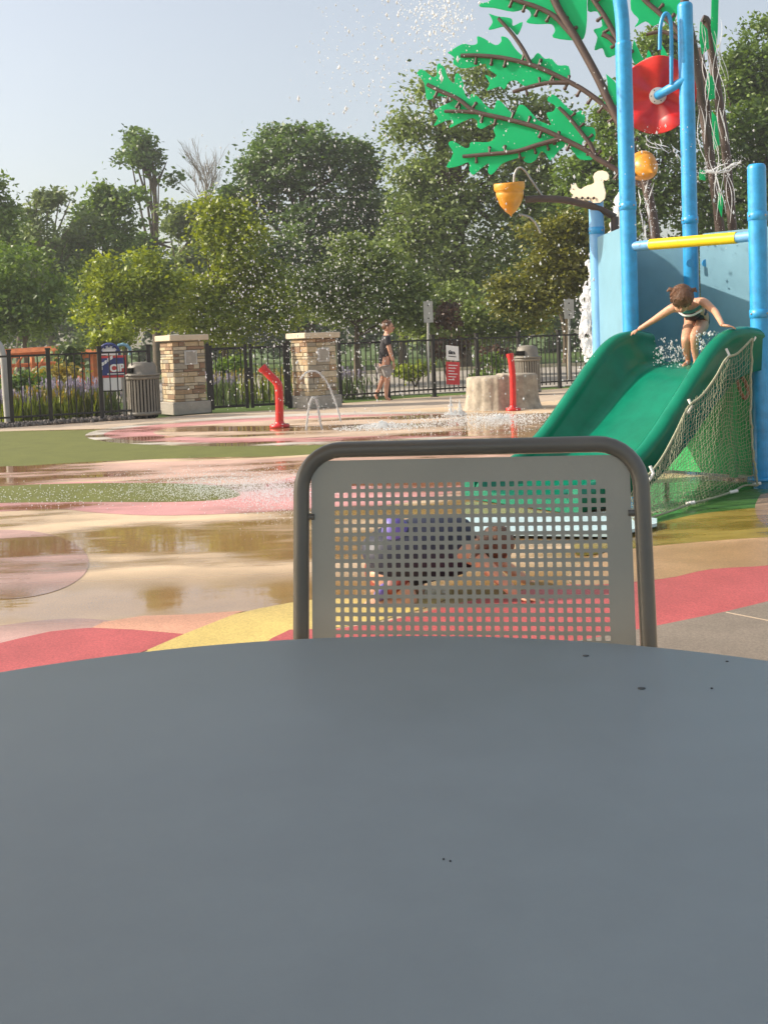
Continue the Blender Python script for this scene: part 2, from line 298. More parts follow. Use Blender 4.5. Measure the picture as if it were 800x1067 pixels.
patchL('peach_ground', [(108, 648), (150, 641.5), (200, 640), (256, 636), (244, 640), (192, 660.5), (140, 656), (96, 654)], 'peach')
patchL('yellow_ground', [(154, 677), (192, 660.5), (244, 640), (270, 634), (302, 628), (360, 620), (420, 618), (470, 622), (440, 634), (390, 648), (340, 655), (302, 656), (283, 665), (260, 690), (150, 690)], 'yellow')
patchL('red_ground', [(240, 700), (283, 665), (302, 656), (350, 655), (400, 648), (480, 628), (560, 612), (640, 605), (690, 602), (740, 592), (830, 583), (830, 619), (756, 637), (683, 652), (600, 668), (520, 690), (400, 700)], 'red')
patchL('concrete_ground', [(520, 690), (600, 668), (683, 652), (756, 637), (830, 619), (900, 605), (900, 690), (700, 700)], 'grey')
patch('tan_ground', [(640, 572), (690, 568), (760, 561), (830, 554), (830, 584), (740, 593), (690, 603), (600, 609), (600, 590)], 'tan')
patch('olive_ground', [(600, 555), (690, 543), (730, 535), (800, 528), (860, 525), (860, 553), (760, 562), (690, 568), (640, 574), (600, 578)], 'olive')
patch('green_ground', [(600, 545), (680, 528), (720, 512), (790, 500), (860, 495), (860, 525), (800, 528), (730, 535), (690, 543), (600, 556)], 'green')
patch('painted_reflection', [(792, 515), (860, 505), (860, 550), (800, 548), (786, 530)], 'purple')  # reflection on the pad, put into the colour of a flat patch
b = MB(); a_, c_ = gnd(756, 637, .1), gnd(840, 654, .1); dv = (c_-a_).normalized(); nn = Vector((-dv.y, dv.x, 0))*.0022
b.prism([gnd(756, 637.6, .1)-nn, gnd(840, 654, .1)-nn, gnd(840, 654, .1)+nn, gnd(756, 637.6, .1)+nn], (0, 0, -.002)); struct('joint_ground', b, MT['walk'])
# beyond the fence
def flat(name, pts, m, z):
    struct(name, MB().prism([gnd(px, py, z) for px, py in pts], (0, 0, -.02)), MT[m])
flat('road', [(-80, 428), (90, 420), (240, 415), (352, 414.5), (480, 408), (640, 399), (900, 386), (900, 372), (640, 380), (352, 391), (240, 396), (90, 403), (-80, 411)], 'asphalt', -.004)
flat('flower_bed', [(-80, 451), (55, 442), (160, 435), (160, 424), (100, 428), (-80, 437)], 'mulch', -.001)
b = MB(); ks = [gnd(px, py, 0) for px, py in ((-80, 410.4), (90, 402.4), (240, 395.4), (352, 390.4), (640, 379.4), (900, 371.4))]
for i in range(len(ks)-1):
    d_ = (ks[i+1]-ks[i]); L_ = d_.length; b.box((ks[i]+ks[i+1])/2+Vector((0, 0, .04)), (L_, .18, .14), rot('Z', math.atan2(d_.y, d_.x)))
struct('kerb', b, MT['cap'])

# ------------------------------------------------------------------ trees
def leaves(b_v, centers, size, flat=.5):
    """diamond leaves, two triangles folded along the middle; numpy arrays"""
    n = len(centers); ax = rng.normal(size=(n, 3)); ax[:, 2] *= flat; ax /= np.linalg.norm(ax, axis=1)[:, None]
    t = rng.normal(size=(n, 3)); bx = np.cross(ax, t); bx /= np.linalg.norm(bx, axis=1)[:, None]; nx = np.cross(ax, bx)
    s = size*rng.uniform(.6, 1.35, n)[:, None]
    p0 = centers-ax*s; p2 = centers+ax*s; p1 = centers+bx*s*.55+nx*s*.15; p3 = centers-bx*s*.55+nx*s*.15
    return np.stack([p0, p1, p2, p3], 1).reshape(-1, 3)
def leafmesh(name, V, m, parent):
    n = len(V)//4; me = bpy.data.meshes.new(name); me.vertices.add(len(V)); me.vertices.foreach_set('co', V.astype(np.float32).ravel())
    me.loops.add(len(V)); me.loops.foreach_set('vertex_index', np.arange(len(V), dtype=np.int32)); me.polygons.add(n)
    me.polygons.foreach_set('loop_start', np.arange(0, len(V), 4, dtype=np.int32)); me.polygons.foreach_set('loop_total', np.full(n, 4, dtype=np.int32))
    me.update(calc_edges=True); me.materials.append(m); o = bpy.data.objects.new(name, me); C.objects.link(o)
    if parent is not None: o.parent = parent; o.matrix_parent_inverse = Matrix.Translation(-Vector(parent.location))
    return o
def lobe_points(cpt, rad, n, clump, per, shell=.55):
    """leaf centres: boughs stand out from one ellipsoid, each carrying small twig clusters, with gaps between them"""
    nb = max(6, n//380); d = rng.normal(size=(nb, 3)); d /= np.linalg.norm(d, axis=1)[:, None]; d[:, 1] = np.where(d[:, 1] > .4, -d[:, 1], d[:, 1])
    rad = np.array(rad); bc = np.array(cpt)+d*rng.uniform(.45, .86, nb)[:, None]*rad; bs = rng.uniform(.24, .46, nb)
    nc = max(4, n//per); w = bs**2; w /= w.sum(); pick = rng.choice(nb, nc, p=w)
    e = rng.normal(size=(nc, 3)); e[:, 2] += .35; e /= np.linalg.norm(e, axis=1)[:, None]
    cc = bc[pick]+e*(rng.uniform(.35, 1.0, nc)**.6*bs[pick])[:, None]*rad*np.array([1.15, 1, .85])
    return np.repeat(cc, per, axis=0)+rng.normal(size=(nc*per, 3))*np.array([clump, clump, clump*.6])*rng.uniform(.4, 1.2, (nc*per, 1))
def tree(name, label, cat, base, D, lobes, m, trunkm='bark', dens=1.0, leaf=2.7, clump=.34, per=32, group=None, trunk_r=None, limbs=True, shell=.5, flat=.6, trunk_top=None):
    g0 = at(base, 380, D); g0 = Vector((g0.x, D, -.03)); root = thing(name, label, cat, g0, group); px2m = D/FPX; allp = []
    cs = []
    for (px, py, rx, ry) in lobes:
        c = at(px, py, D); rad = (rx*px2m, min(rx, ry)*px2m*.9, ry*px2m); cs.append((c, rad))
        n = int(dens*rx*ry*math.pi/(leaf*leaf*.62)*3.3); allp.append(lobe_points(tuple(c), rad, n, clump, per, shell))
    P = np.concatenate(allp); P = P[P[:, 2] > .12]
    leafmesh('crown', leaves(None, P, leaf*px2m, flat), m, root)
    b = MB(); top = max(c.z for c, r_ in cs); tr = trunk_r or .02*top+.05
    zt = trunk_top or top*.8; mainc = max(cs, key=lambda q: q[1][0]*q[1][2])[0]
    tp = [g0, g0+Vector((0, 0, zt*.25)), Vector((g0.x*.6+mainc.x*.4, D, zt*.6)), Vector((mainc.x, D, zt))]; tp = smoothpath(tp, 4)
    b.tube(tp, [tr*(1-.75*i/(len(tp)-1)) for i in range(len(tp))], 8)
    o = b.build('trunk', MT[trunkm], root)
    if limbs:
        lb = MB()
        for c, rad in cs:
            for k in range(3):
                st = tp[int(len(tp)*random.uniform(.6, .98))]; e = c+Vector((random.uniform(-1, 1)*rad[0]*.75, random.uniform(-1, .6)*rad[1]*.6, random.uniform(-.2, .9)*rad[2]*.8))
                md = (st+e)/2+Vector((0, 0, -.05*(e-st).length)); q = smoothpath([st, md, e], 4); lb.tube(q, [tr*.32*(1-.85*i/(len(q)-1)) for i in range(len(q))], 5)
        lb.build('limb', MT[trunkm], root)
    return root
LM = dict(deep=leafmat('leaves_deep', (0.025, 0.066, 0.013), (0.175, 0.282, 0.063)), mid=leafmat('leaves_mid', (0.045, 0.098, 0.017), (0.215, 0.329, 0.055)),
          bright=leafmat('leaves_bright', (0.091, 0.150, 0.015), (0.389, 0.456, 0.054)), olive=leafmat('leaves_olive', (0.070, 0.112, 0.025), (0.270, 0.36, 0.095)),
          grey=leafmat('leaves_greygreen', (0.056, 0.094, 0.029), (0.254, 0.329, 0.117)), yellow=leafmat('leaves_yellowgreen', (0.072, 0.094, 0.014), (0.290, 0.290, 0.051)),
          maroon=leafmat('leaves_maroon', (.045, .028, .018), (.15, .085, .05)), gold=leafmat('leaves_gold', (0.15, 0.13, 0.02), (0.42, 0.34, 0.07)), lav=leafmat('lavender', (.17, .15, .20), (.36, .32, .40)))
GT = 'trees beyond the fence'
tree('deciduous_tree', 'narrow spired tree cut by the left edge of the photo', 'tree', -2, 40, [(-12, 300, 34, 60), (6, 250, 15, 40), (4, 212, 8, 34), (-20, 230, 22, 50)], LM['mid'], group=GT)
tree('deciduous_tree', 'airy grey-green tree with pale forked limbs showing against the sky', 'tree', 55, 48, [(42, 300, 34, 50), (36, 215, 22, 26), (62, 208, 16, 18), (50, 250, 30, 32), (84, 240, 14, 34)], LM['grey'], 'barkpale', dens=.62, group=GT, trunk_r=.28)
tree('deciduous_tree', 'broad mid green tree left of the tall lone crown', 'tree', 108, 50, [(100, 205, 26, 30), (125, 222, 25, 26), (108, 255, 38, 40), (115, 310, 45, 45)], LM['mid'], group=GT, dens=.95)
tree('deciduous_tree', 'tallest left tree with a small dark crown above a bare ragged trunk', 'tree', 166, 56, [(153, 160, 24, 22), (166, 178, 17, 20), (138, 150, 13, 10), (150, 145, 12, 9), (165, 260, 32, 45)], LM['deep'], group=GT, dens=.8, trunk_r=.34)
tree('deciduous_tree', 'dull olive tree between the tall lone crown and the bare grey tree', 'tree', 195, 54, [(185, 232, 24, 26), (208, 240, 20, 30), (190, 290, 36, 40)], LM['olive'], group=GT, dens=.9)
tree('deciduous_tree', 'large round dark green tree behind the two stone piers', 'tree', 322, 50, [(320, 200, 72, 62), (272, 190, 42, 42), (350, 160, 36, 32), (300, 158, 34, 26), (385, 190, 28, 34), (322, 145, 30, 20), (320, 280, 88, 70), (376, 250, 40, 50), (248, 220, 22, 34)], LM['deep'], group=GT, dens=.85, trunk_r=.5)
tree('deciduous_tree', 'bright young tree with upright shoots behind the left stone pier', 'tree', 235, 30, [(238, 265, 42, 45), (225, 225, 22, 26), (255, 232, 22, 28), (235, 320, 60, 45), (285, 310, 36, 45)], LM['bright'], group=GT, dens=.85, clump=.28, leaf=2.5)
tree('deciduous_tree', 'low yellow-green tree behind the litter bin at left', 'tree', 130, 29, [(132, 315, 52, 40), (110, 290, 22, 22), (150, 282, 26, 24), (175, 320, 26, 36)], LM['bright'], group=GT, clump=.26, leaf=2.5, dens=.95)
tree('deciduous_tree', 'dark leafy tree low at the left edge above the orange timber rail', 'tree', 28, 32, [(22, 300, 38, 52), (50, 330, 36, 35), (-10, 320, 26, 46)], LM['mid'], group=GT, clump=.3)
tree('deciduous_tree', 'rounded olive green tree behind the right stone pier', 'tree', 372, 31, [(372, 305, 60, 48), (385, 272, 34, 26), (335, 305, 34, 38), (425, 320, 36, 42)], LM['olive'], group=GT, clump=.28, leaf=2.5)
tree('deciduous_tree', 'tall loose tree with sky gaps behind the green leaf panels', 'tree', 480, 43, [(470, 175, 56, 52), (440, 130, 30, 34), (500, 110, 40, 38), (530, 165, 45, 50), (455, 95, 22, 22), (480, 255, 78, 62), (425, 235, 36, 55), (550, 220, 40, 50), (560, 120, 26, 30)], LM['olive'], group=GT, dens=.72, trunk_r=.5, clump=.5)
tree('deciduous_tree', 'weeping yellow-green tree on a thin tan stem right of the red sign', 'tree', 592, 29, [(585, 260, 46, 36), (560, 295, 36, 36), (610, 285, 30, 45), (590, 240, 34, 24), (540, 322, 26, 28)], LM['yellow'], 'barktan', group=GT, clump=.26, leaf=2.5, trunk_r=.07, trunk_top=3.2)
tree('deciduous_tree', 'dark bushy tree seen between the tall blue poles', 'tree', 690, 40, [(690, 120, 46, 62), (690, 60, 30, 34), (665, 200, 60, 60), (720, 210, 45, 60), (640, 150, 34, 50), (610, 200, 34, 40)], LM['mid'], group=GT, dens=.9, trunk_r=.45)
tree('deciduous_tree', 'tall dark tree cut by the upper right corner', 'tree', 785, 42, [(790, 70, 42, 52), (815, 40, 34, 40), (770, 140, 42, 60), (800, 220, 56, 70), (750, 210, 34, 60), (760, 90, 20, 30)], LM['mid'], 'bark', group=GT, dens=.9, trunk_r=.5)
tree('deciduous_tree', 'leafy tree filling the gap behind the sign with the red panel', 'tree', 500, 34, [(490, 325, 50, 30), (530, 335, 40, 24), (440, 335, 30, 26)], LM['olive'], group=GT, clump=.3)
tree('deciduous_tree', 'mid green tree filling the skyline behind the airy grey-green one', 'tree', 20, 60, [(30, 270, 60, 50), (-20, 260, 40, 50), (80, 290, 50, 45)], LM['mid'], group=GT, dens=.9)
tree('deciduous_tree', 'low green tree seen below the bare grey tree', 'tree', 215, 58, [(210, 270, 42, 40), (170, 290, 34, 34), (255, 280, 30, 40)], LM['mid'], group=GT, dens=.9)
tree('deciduous_tree', 'green tree behind the weeping yellow-green one', 'tree', 590, 46, [(590, 210, 50, 46), (560, 270, 50, 50), (630, 270, 40, 60)], LM['mid'], group=GT, dens=.9)
tree('deciduous_tree', 'green tree between the round dark tree and the tall loose one', 'tree', 420, 56, [(415, 235, 40, 46), (400, 290, 50, 40), (440, 200, 30, 40)], LM['deep'], group=GT, dens=.9)
def bush(label, px, py, D, rx, ry, m, name='shrub', group='shrubs beyond the fence', dens=1.0, leaf=2.6):
    c = at(px, py, D); root = thing(name, label, 'shrub', Vector((c.x, D, -.03)), group); q = D/FPX
    P = lobe_points(tuple(c), (rx*q, rx*q*.8, ry*q), int(dens*rx*ry*12/(leaf*leaf)*2), .12, 14, .3); P = P[P[:, 2] > 0]
    leafmesh('foliage', leaves(None, P, leaf*q, .8), m, root)
    b = MB()
    for k in range(7):
        a = random.uniform(0, 6.28); b.tube([(c.x, D, -.03), (c.x+math.cos(a)*rx*q*.3, D+math.sin(a)*rx*q*.3, c.z*.5), (c.x+math.cos(a)*rx*q*.6, D+math.sin(a)*rx*q*.5, c.z+ry*q*.4)], [.02, .012, .005], 5)
    b.build('stem', MT['bark'], root); return root
bush('maroon leaved shrub beside the grey sign post behind the walking man', 465, 345, 30, 26, 28, LM['maroon'], dens=.45)
bush('small maroon shrub above the fence left of the second litter bin', 513, 370, 28, 14, 10, LM['maroon'], dens=.7)
bush('green shrub behind the fence right of the red sign', 505, 385, 27, 18, 16, LM['mid'], dens=.8)
bush('green shrub low behind the fence right of the walking man', 432, 385, 28, 18, 16, LM['bright'], dens=.8)
bush('green shrub behind the gate bars left of the red spout', 240, 390, 26, 22, 18, LM['mid'], dens=.6)
bush('dark shrub behind the fence near its left end', 30, 402, 22, 26, 12, LM['deep'], dens=.8)
bush('orange flowering shrub behind the fence below the timber rail', 62, 390, 23, 30, 10, LM['gold'], dens=.45)
bush('tall grey-green shrub between the timber rail and the round topped sign', 74, 372, 25, 16, 28, LM['grey'], dens=.8)
bush('green shrub behind the round topped sign', 112, 350, 27, 26, 22, LM['bright'], dens=.8)
# bare tree
D = 60; r0 = at(214, 380, D); r0.z = -.03; root = thing('bare_tree', 'leafless grey tree standing against the sky beside the round dark tree', 'tree', r0, GT)
b = MB(); top = at(216, 205, D); b.tube([r0, at(213, 290, D), top], [.28, .2, .12], 7); b.build('trunk', MT['barkpale'], root)
b = MB()
def twig(p, d, l, r_, lv):
    e = p+d*l; b.tube([p, (p+e)/2+Vector((random.uniform(-.1, .1)*l, 0, 0)), e], [r_, r_*.8, r_*.55], 4)
    if lv > 0:
        for k in range(4):
            nd = (d+Vector((random.uniform(-.55, .55), random.uniform(-.4, .4), random.uniform(-.1, .35)))).normalized(); twig(p+(e-p)*random.uniform(.35, 1), nd, l*random.uniform(.5, .8), r_*.6, lv-1)
for k in range(6): twig(at(215, 232-k*5, D), Vector((random.uniform(-.4, .4), random.uniform(-.3, .3), 1)).normalized(), 1.75, .032, 3)
b.build('twigs', MT['barkpale'], root)
# far wood
P = []
for k in range(90):
    px = -150+k*13; c = at(px, 315+random.uniform(-22, 26), 78); P.append(lobe_points(tuple(c), (2.8, 2, 3.6), 1100, .5, 20, .2))
P = np.concatenate(P); P = P[P[:, 2] > 0]
tag(leafmesh('distant_wood', leaves(None, P, .26, .6), LM['deep'], None), 'far green wood closing the view beyond the road', 'wood', kind='stuff')

# ------------------------------------------------------------------ fences, gate, piers
FH = 1.25
def fence(label, p0, p1, nposts, endposts=(True, True), name='iron_fence'):
    p0 = Vector((p0.x, p0.y, 0)); p1 = Vector((p1.x, p1.y, 0)); root = thing(name, label, 'fence', p0); d = (p1-p0); L_ = d.length; u = d/L_; M = rot('Z', math.atan2(u.y, u.x))
    for i in range(nposts+1):
        if (i == 0 and not endposts[0]) or (i == nposts and not endposts[1]): continue
        q = p0+u*(L_*i/nposts); pb = MB(); pb.box(q+Vector((0, 0, FH/2+.03)), (.07, .07, FH+.06), M); pb.box(q+Vector((0, 0, FH+.075)), (.09, .09, .03), M); pb.box(q+Vector((0, 0, .006)), (.13, .13, .012), M); pb.build('post', MT['black'], root)
    for i in range(nposts):
        a, c = L_*i/nposts+.036, L_*(i+1)/nposts-.036; b = MB(); md = p0+u*((a+c)/2)
        for z in (.16, FH-.03): b.box(md+Vector((0, 0, z)), (c-a, .035, .035), M)
        k = int((c-a)/.115)
        for j in range(1, k):
            q = p0+u*(a+(c-a)*j/k); b.box(q+Vector((0, 0, FH/2+.03)), (.019, .019, FH-.12), M)
        b.build('picket_panel', MT['black'], root)
    return root
g = gnd
fence('black iron picket fence left of the first stone pier, in front of the flowers', g(-70, 449.5), g(54, 442), 3, name='iron_fence')
fence('short black fence run between the leftmost run and the first stone pier', g(54.4, 442), g(158, 435.5), 2, (False, True))
fence('long black fence run carrying the white and red signs, right of the second pier', g(355, 420), g(583, 404.5), 5)
fence('black fence run behind the slide and blue poles at right', g(584, 404.5), g(830, 391), 5, (False, True))
gp0, gp1 = g(219, 430), g(302, 425.5)
gt = thing('iron_gate', 'double leaf black iron gate hung between the two stone piers', 'gate', gp0); d = gp1-gp0; L_ = d.length; u = d/L_; M = rot('Z', math.atan2(u.y, u.x))
for s_, e_ in ((.03, L_/2-.02), (L_/2+.02, L_-.03)):
    b = MB(); q = gp0+u*((s_+e_)/2)
    for z in (.10, .22, FH-.05, FH-.17 if False else FH-.05): pass
    for z in (.10, FH-.04): b.box(q+Vector((0, 0, z)), (e_-s_, .04, .045), M)
    for t in (s_+.03, e_-.03): b.box(gp0+u*t+Vector((0, 0, FH/2+.04)), (.06, .055, FH-.02), M)
    k = int((e_-s_)/.12)
    for j in range(1, k): b.box(gp0+u*(s_+(e_-s_)*j/k)+Vector((0, 0, FH/2+.03)), (.019, .019, FH-.16), M)
    b.build('gate_leaf', MT['black'], gt)
b = MB(); b.box(gp0+u*(L_/2)+Vector((0, 0, .72)), (.16, .08, .22), M); b.build('latch', MT['black'], gt)
for t in (0.0, L_): b = MB(); b.box(gp0+u*t+Vector((0, 0, .66)), (.075, .075, 1.32), M); b.build('post', MT['black'], gt)
# piers: individual stones round a mortar core
STN = [mat('stone_%s' % n_, c, .85, noise=.18, scale=9, bump=.5, bscale=50) for n_, c in (('buff', (.46, .36, .22)), ('tan', (.38, .26, .15)), ('pale', (.52, .44, .31)), ('brown', (.26, .165, .10)), ('grey', (.33, .29, .22)))]
def pier(label, px, py, wpx, hpx, ang):
    G = gnd(px, py); D = G.y; s_ = FPX/D; w = .63; h = hpx/s_; root = thing('stone_pier', label, 'pier', Vector((G.x, G.y, 0)), 'stone piers either side of the gate'); M = rot('Z', ang); c = Vector((G.x, G.y+.3, 0))
    b = MB(); b.box(c+Vector((0, 0, h/2-.02)), (w-.06, w-.06, h-.14), M); b.build('core', MT['mortar'], root)
    b = MB(); z = .24; rr = random.Random(px)
    while z < h-.13:
        hh = min(rr.choice([.05, .07, .09, .12]), h-.115-z)
        for side in range(4):
            Ms = rot('Z', ang+side*math.pi/2); x = -w/2
            while x < w/2-.02:
                l = rr.choice([.12, .2, .28, .36]); l = min(l, w/2-x); 
                if w/2-(x+l) < .07: l = w/2-x
                off = rr.uniform(-.006, .008); b.box(c+Ms@Vector((x+l/2, -w/2+.025-off, z+hh/2)), (l-.008, .06, hh-.008), Ms, rr.choice([0, 0, 1, 2, 2, 3, 4]), .006); x += l
        z += hh
    b.build('stonework', STN, root)
    b = MB(); b.box(c+Vector((0, 0, .12)), (w+.13, w+.13, .24), M, 0, .012); b.build('plinth', MT['plinth'], root)
    b = MB(); b.box(c+Vector((0, 0, h-.055)), (w+.15, w+.15, .11), M, 0, .012); b.build('cap_stone', MT['cap'], root)
    b = MB(); b.box(c+M@Vector((.03, -w/2-.022, h-.43)), (.25, .02, .27), M, 0, .004); pq = b.build('plaque', MT['plaque'], root)
    b = MB(); b.box(c+M@Vector((.03, -w/2-.034, h-.43)), (.20, .006, .22), M, 0, .002); b.build('relief', MT['plinth'], pq)
    return c, M, h
pier('stone pier left of the gate, beside the litter bin', 190, 432, 54, 83, R(33)); pier('stone pier right of the gate, behind the arcing water jet', 328, 425.5, 50, 79, R(33))
for p in (g(30, 450), g(100, 444)): pass
P = []
b = MB()
for k in range(900):
    t = random.random(); q = g(-70+t*220, 451-t*14.5); b.ell((q.x+random.uniform(-.2, .2), q.y+random.uniform(.05, .55), random.uniform(0, .05)), [random.uniform(.02, .045)]*3, 6)
tag(b.build('gravel', MT['pebble']), 'grey pebbles along the foot of the left fence', 'gravel', kind='stuff')

# ------------------------------------------------------------------ planting behind the fence
def stalks(label, px, D, w, h, n, m, flm, cat='plant', name='flowering_plant'):
    c = at(px, 400, D); root = thing(name, label, cat, Vector((c.x, D, -.03)), 'flowering plants behind the left fence')
    P = []; F = []
    for k in range(n):
        x = c.x+rng.normal()*w*.4; y = D+rng.normal()*.22; hh = h*random.uniform(.7, 1.1); lean = Vector((rng.normal()*.12, rng.normal()*.1, 0))
        for j in range(5): t = (j+.5)/5; P.append((x+lean.x*t*hh, y+lean.y*t, hh*t*.7))
        if k % 2 == 0:
            for j in range(4): F.append((x+lean.x*hh, y+lean.y, hh*(.74+.07*j)))
    def blades(pts, sw, sh):
        P_ = np.array(pts); n_ = len(P_); a = rng.uniform(0, 6.28, n_); dx = np.stack([np.cos(a)*sw, np.sin(a)*sw, np.zeros(n_)], 1); up = np.stack([rng.normal(size=n_)*sh*.2, rng.normal(size=n_)*sh*.2, np.full(n_, sh)], 1)
        return np.stack([P_-up, P_+dx, P_+up, P_-dx], 1).reshape(-1, 3)
    leafmesh('foliage', blades(P, .016, .13), m, root); leafmesh('flowers', blades(F, .022, .04), flm, root)['kind'] = 'stuff'
stalks('lavender clump behind the left fence, nearest the round topped sign', 92, 20.8, .9, .72, 170, LM['grey'], LM['lav'])
stalks('lavender clump in the middle of the left flower bed', 68, 20.4, .8, .75, 150, LM['yellow'], LM['lav'])
stalks('yellow grassy clump right of the dark shrub at left', 44, 20.0, .8, .6, 150, LM['bright'], LM['gold'])
stalks('pale lilac clump near the grey post at left', 20, 19.8, .7, .6, 120, LM['bright'], LM['lav'])
stalks('yellow grassy clump behind the middle of the gate', 262, 24, 1.6, .7, 170, LM['bright'], LM['gold'])
stalks('lavender clump beside the right stone pier', 358, 23.6, .7, .7, 130, LM['grey'], LM['lav'])
stalks('lavender clump behind the gate next to the left pier', 228, 23.2, .5, .7, 90, LM['grey'], LM['lav'])
# orange timber rail
D = 27; root = thing('timber_rail', 'orange stained timber truss railing behind the left fence', 'railing', at(30, 400, D))
b = MB(); b.tube([at(-30, 371, D), at(64, 365, D+.5)], .12, 4); b.build('top_beam', MT['wood'], root)
b = MB(); b.tube([at(-30, 384, D), at(64, 378, D+.5)], .05, 4); b.tube([at(-30, 394, D), at(64, 390, D+.5)], .05, 4); b.build('lower_beam', MT['wood'], root)
for x in (-12, 10, 34, 60):
    b = MB(); q = at(x, 372, D+.1); b.tube([(q.x, q.y, -.03), q], .06, 4); b.build('post', MT['wood'], root)
b = MB()
for x in (-12, 10, 34): b.tube([at(x, 393, D+.05), at(x+13, 372, D+.1)], .035, 4)
b.build('brace', MT['wood'], root)
D = 27.5; root = thing('timber_rail', 'short end of orange timber railing left of the round topped sign', 'railing', at(88, 400, D))
b = MB(); b.tube([at(78, 369, D), at(104, 368, D)], .11, 4); b.build('top_beam', MT['wood'], root)
for x in (84, 98): b = MB(); q = at(x, 370, D); b.tube([(q.x, q.y, -.03), q], .1, 4); b.build('post', MT['wood'], root)
# leaning grey post
D = 19.3; q = at(7, 436, D); root = thing('bent_post', 'pale grey post with a bent top behind the left end of the fence', 'post', Vector((q.x, D, 0)))
b = MB(); b.tube(smoothpath([at(9, 443, D), at(6, 405, D), at(4, 375, D), at(1, 362, D), at(-4, 356, D)], 4), .06, 10); b.build('shaft', MT['signback'], root)
b = MB(); b.lathe([(0.0001, -.01), (.11, -.01), (.11, .02), (.07, .035)], at(9, 443, D), 14); b.build('base_plate', MT['signback'], root)
# board sign with round top
D = 20.3; q0 = at(118, 420, D); root = thing('board_sign', 'red and navy board sign with a round white top, seen through the left fence', 'sign', Vector((q0.x, D, 0)))
def quad(b, pts, D, th=.03): b.prism([at(x, y, D) for x, y in pts], (0, th, 0))
b = MB(); quad(b, [(103, 408), (103, 371), (131, 370), (132, 393), (103, 394)][1:], D); b.build('red_board', MT['signred'], root)
b = MB(); quad(b, [(104.2, 373.5), (130, 372.5), (130.6, 390.5), (104.6, 391.5)], D-.015, .01); nb = b.build('navy_field', MT['navy'], root)
b = MB(); quad(b, [(114, 382), (116, 380), (130, 379.5), (130.5, 387.5), (115.5, 388)], D-.025, .008); b.build('red_flash', MT['signred'], nb)
b = MB()
for k, (x, y) in enumerate(((104.5, 386), (106, 381), (109, 379), (112, 376.5), (115, 374.5))): quad(b, [(x, y-3), (x+2.4, y-4), (x+2.6, y-.8), (x+.3, y+.8)], D-.025, .008)
b.build('script_lettering', MT['signwhite'], nb)
b = MB(); quad(b, [(112, 389.3), (130, 388.7), (130, 389.8), (112, 390.3)], D-.025, .008); b.build('small_print', MT['signwhite'], nb)
def text(s_, loc, size, m, parent, rz=0, name='lettering', bold=.006, squeeze=1):
    cu = bpy.data.curves.new(name, 'FONT'); cu.body = s_; cu.size = size; cu.extrude = .003; cu.offset = bold; cu.align_x = 'CENTER'; cu.align_y = 'CENTER'
    t = bpy.data.objects.new('tmp', cu); C.objects.link(t); bpy.context.view_layer.update()
    me = bpy.data.meshes.new_from_object(t); C.objects.unlink(t); bpy.data.objects.remove(t); me.name = name; me.materials.clear(); me.materials.append(MT[m])
    Mx = Matrix.Translation(loc) @ Matrix.Rotation(rz, 4, 'Z') @ Matrix.Rotation(R(-2), 4, 'Y') @ Matrix.Rotation(R(90), 4, 'X') @ Matrix.Diagonal((squeeze, 1, 1, 1)); me.transform(Mx)
    o = bpy.data.objects.new(name, me); C.objects.link(o); o.parent = parent
    if parent.type == 'EMPTY': o.matrix_parent_inverse = Matrix.Translation(-Vector(parent.location))
    return o
o = text('CIP', at(122.3, 383.7, D-.04), .19, 'signwhite', nb, bold=.008)
b = MB(); quad(b, [(108, 394), (126.5, 393.5), (126.5, 406.5), (108, 407)], D+.01); b.build('white_panel', MT['signwhite'], root)
b = MB(); b.prism([at(114+10.5*math.cos(a), 370-11*math.sin(a), D+.05) for a in [math.pi*i/16 for i in range(17)]], (0, .03, 0)); b.build('round_top', MT['signwhite'], root)
b = MB(); b.tube([at(114+11*math.cos(a), 370-11.5*math.sin(a), D+.05) for a in [math.pi*i/16 for i in range(17)]], .03, 8)
for a in (.5, 1.1, 1.6, 2.1, 2.7): b.tube([at(114+11*math.cos(a), 370-11.5*math.sin(a), D+.03), at(114+8*math.cos(a), 370-8*math.sin(a), D+.03)], .018, 6)
b.build('wheel_rim', MT['navy'], root)
b = MB(); b.tube([at(128+8*math.cos(a), 367-8*math.sin(a), D+.3) for a in [-.4+2.6*i/12 for i in range(13)]], .03, 8)
for a in (0, .5, 1, 1.5, 2): b.tube([at(128+8*math.cos(a), 367-8*math.sin(a), D+.3), at(128+10*math.cos(a), 367-10*math.sin(a), D+.3)], .025, 6)
b.build('second_rim', MT['bluepanel'], root)
for x, y1 in ((106, 437), (128.5, 434)):
    b = MB(); q = at(x, 390, D+.05); b.tube([(q.x, q.y, 0), q], .035, 8); b.build('leg', MT['steel'], root)
b = MB(); b.tube([at(106, 407, D+.05), at(128.5, 406.5, D+.05)], .025, 8); b.build('cross_bar', MT['black'], root)

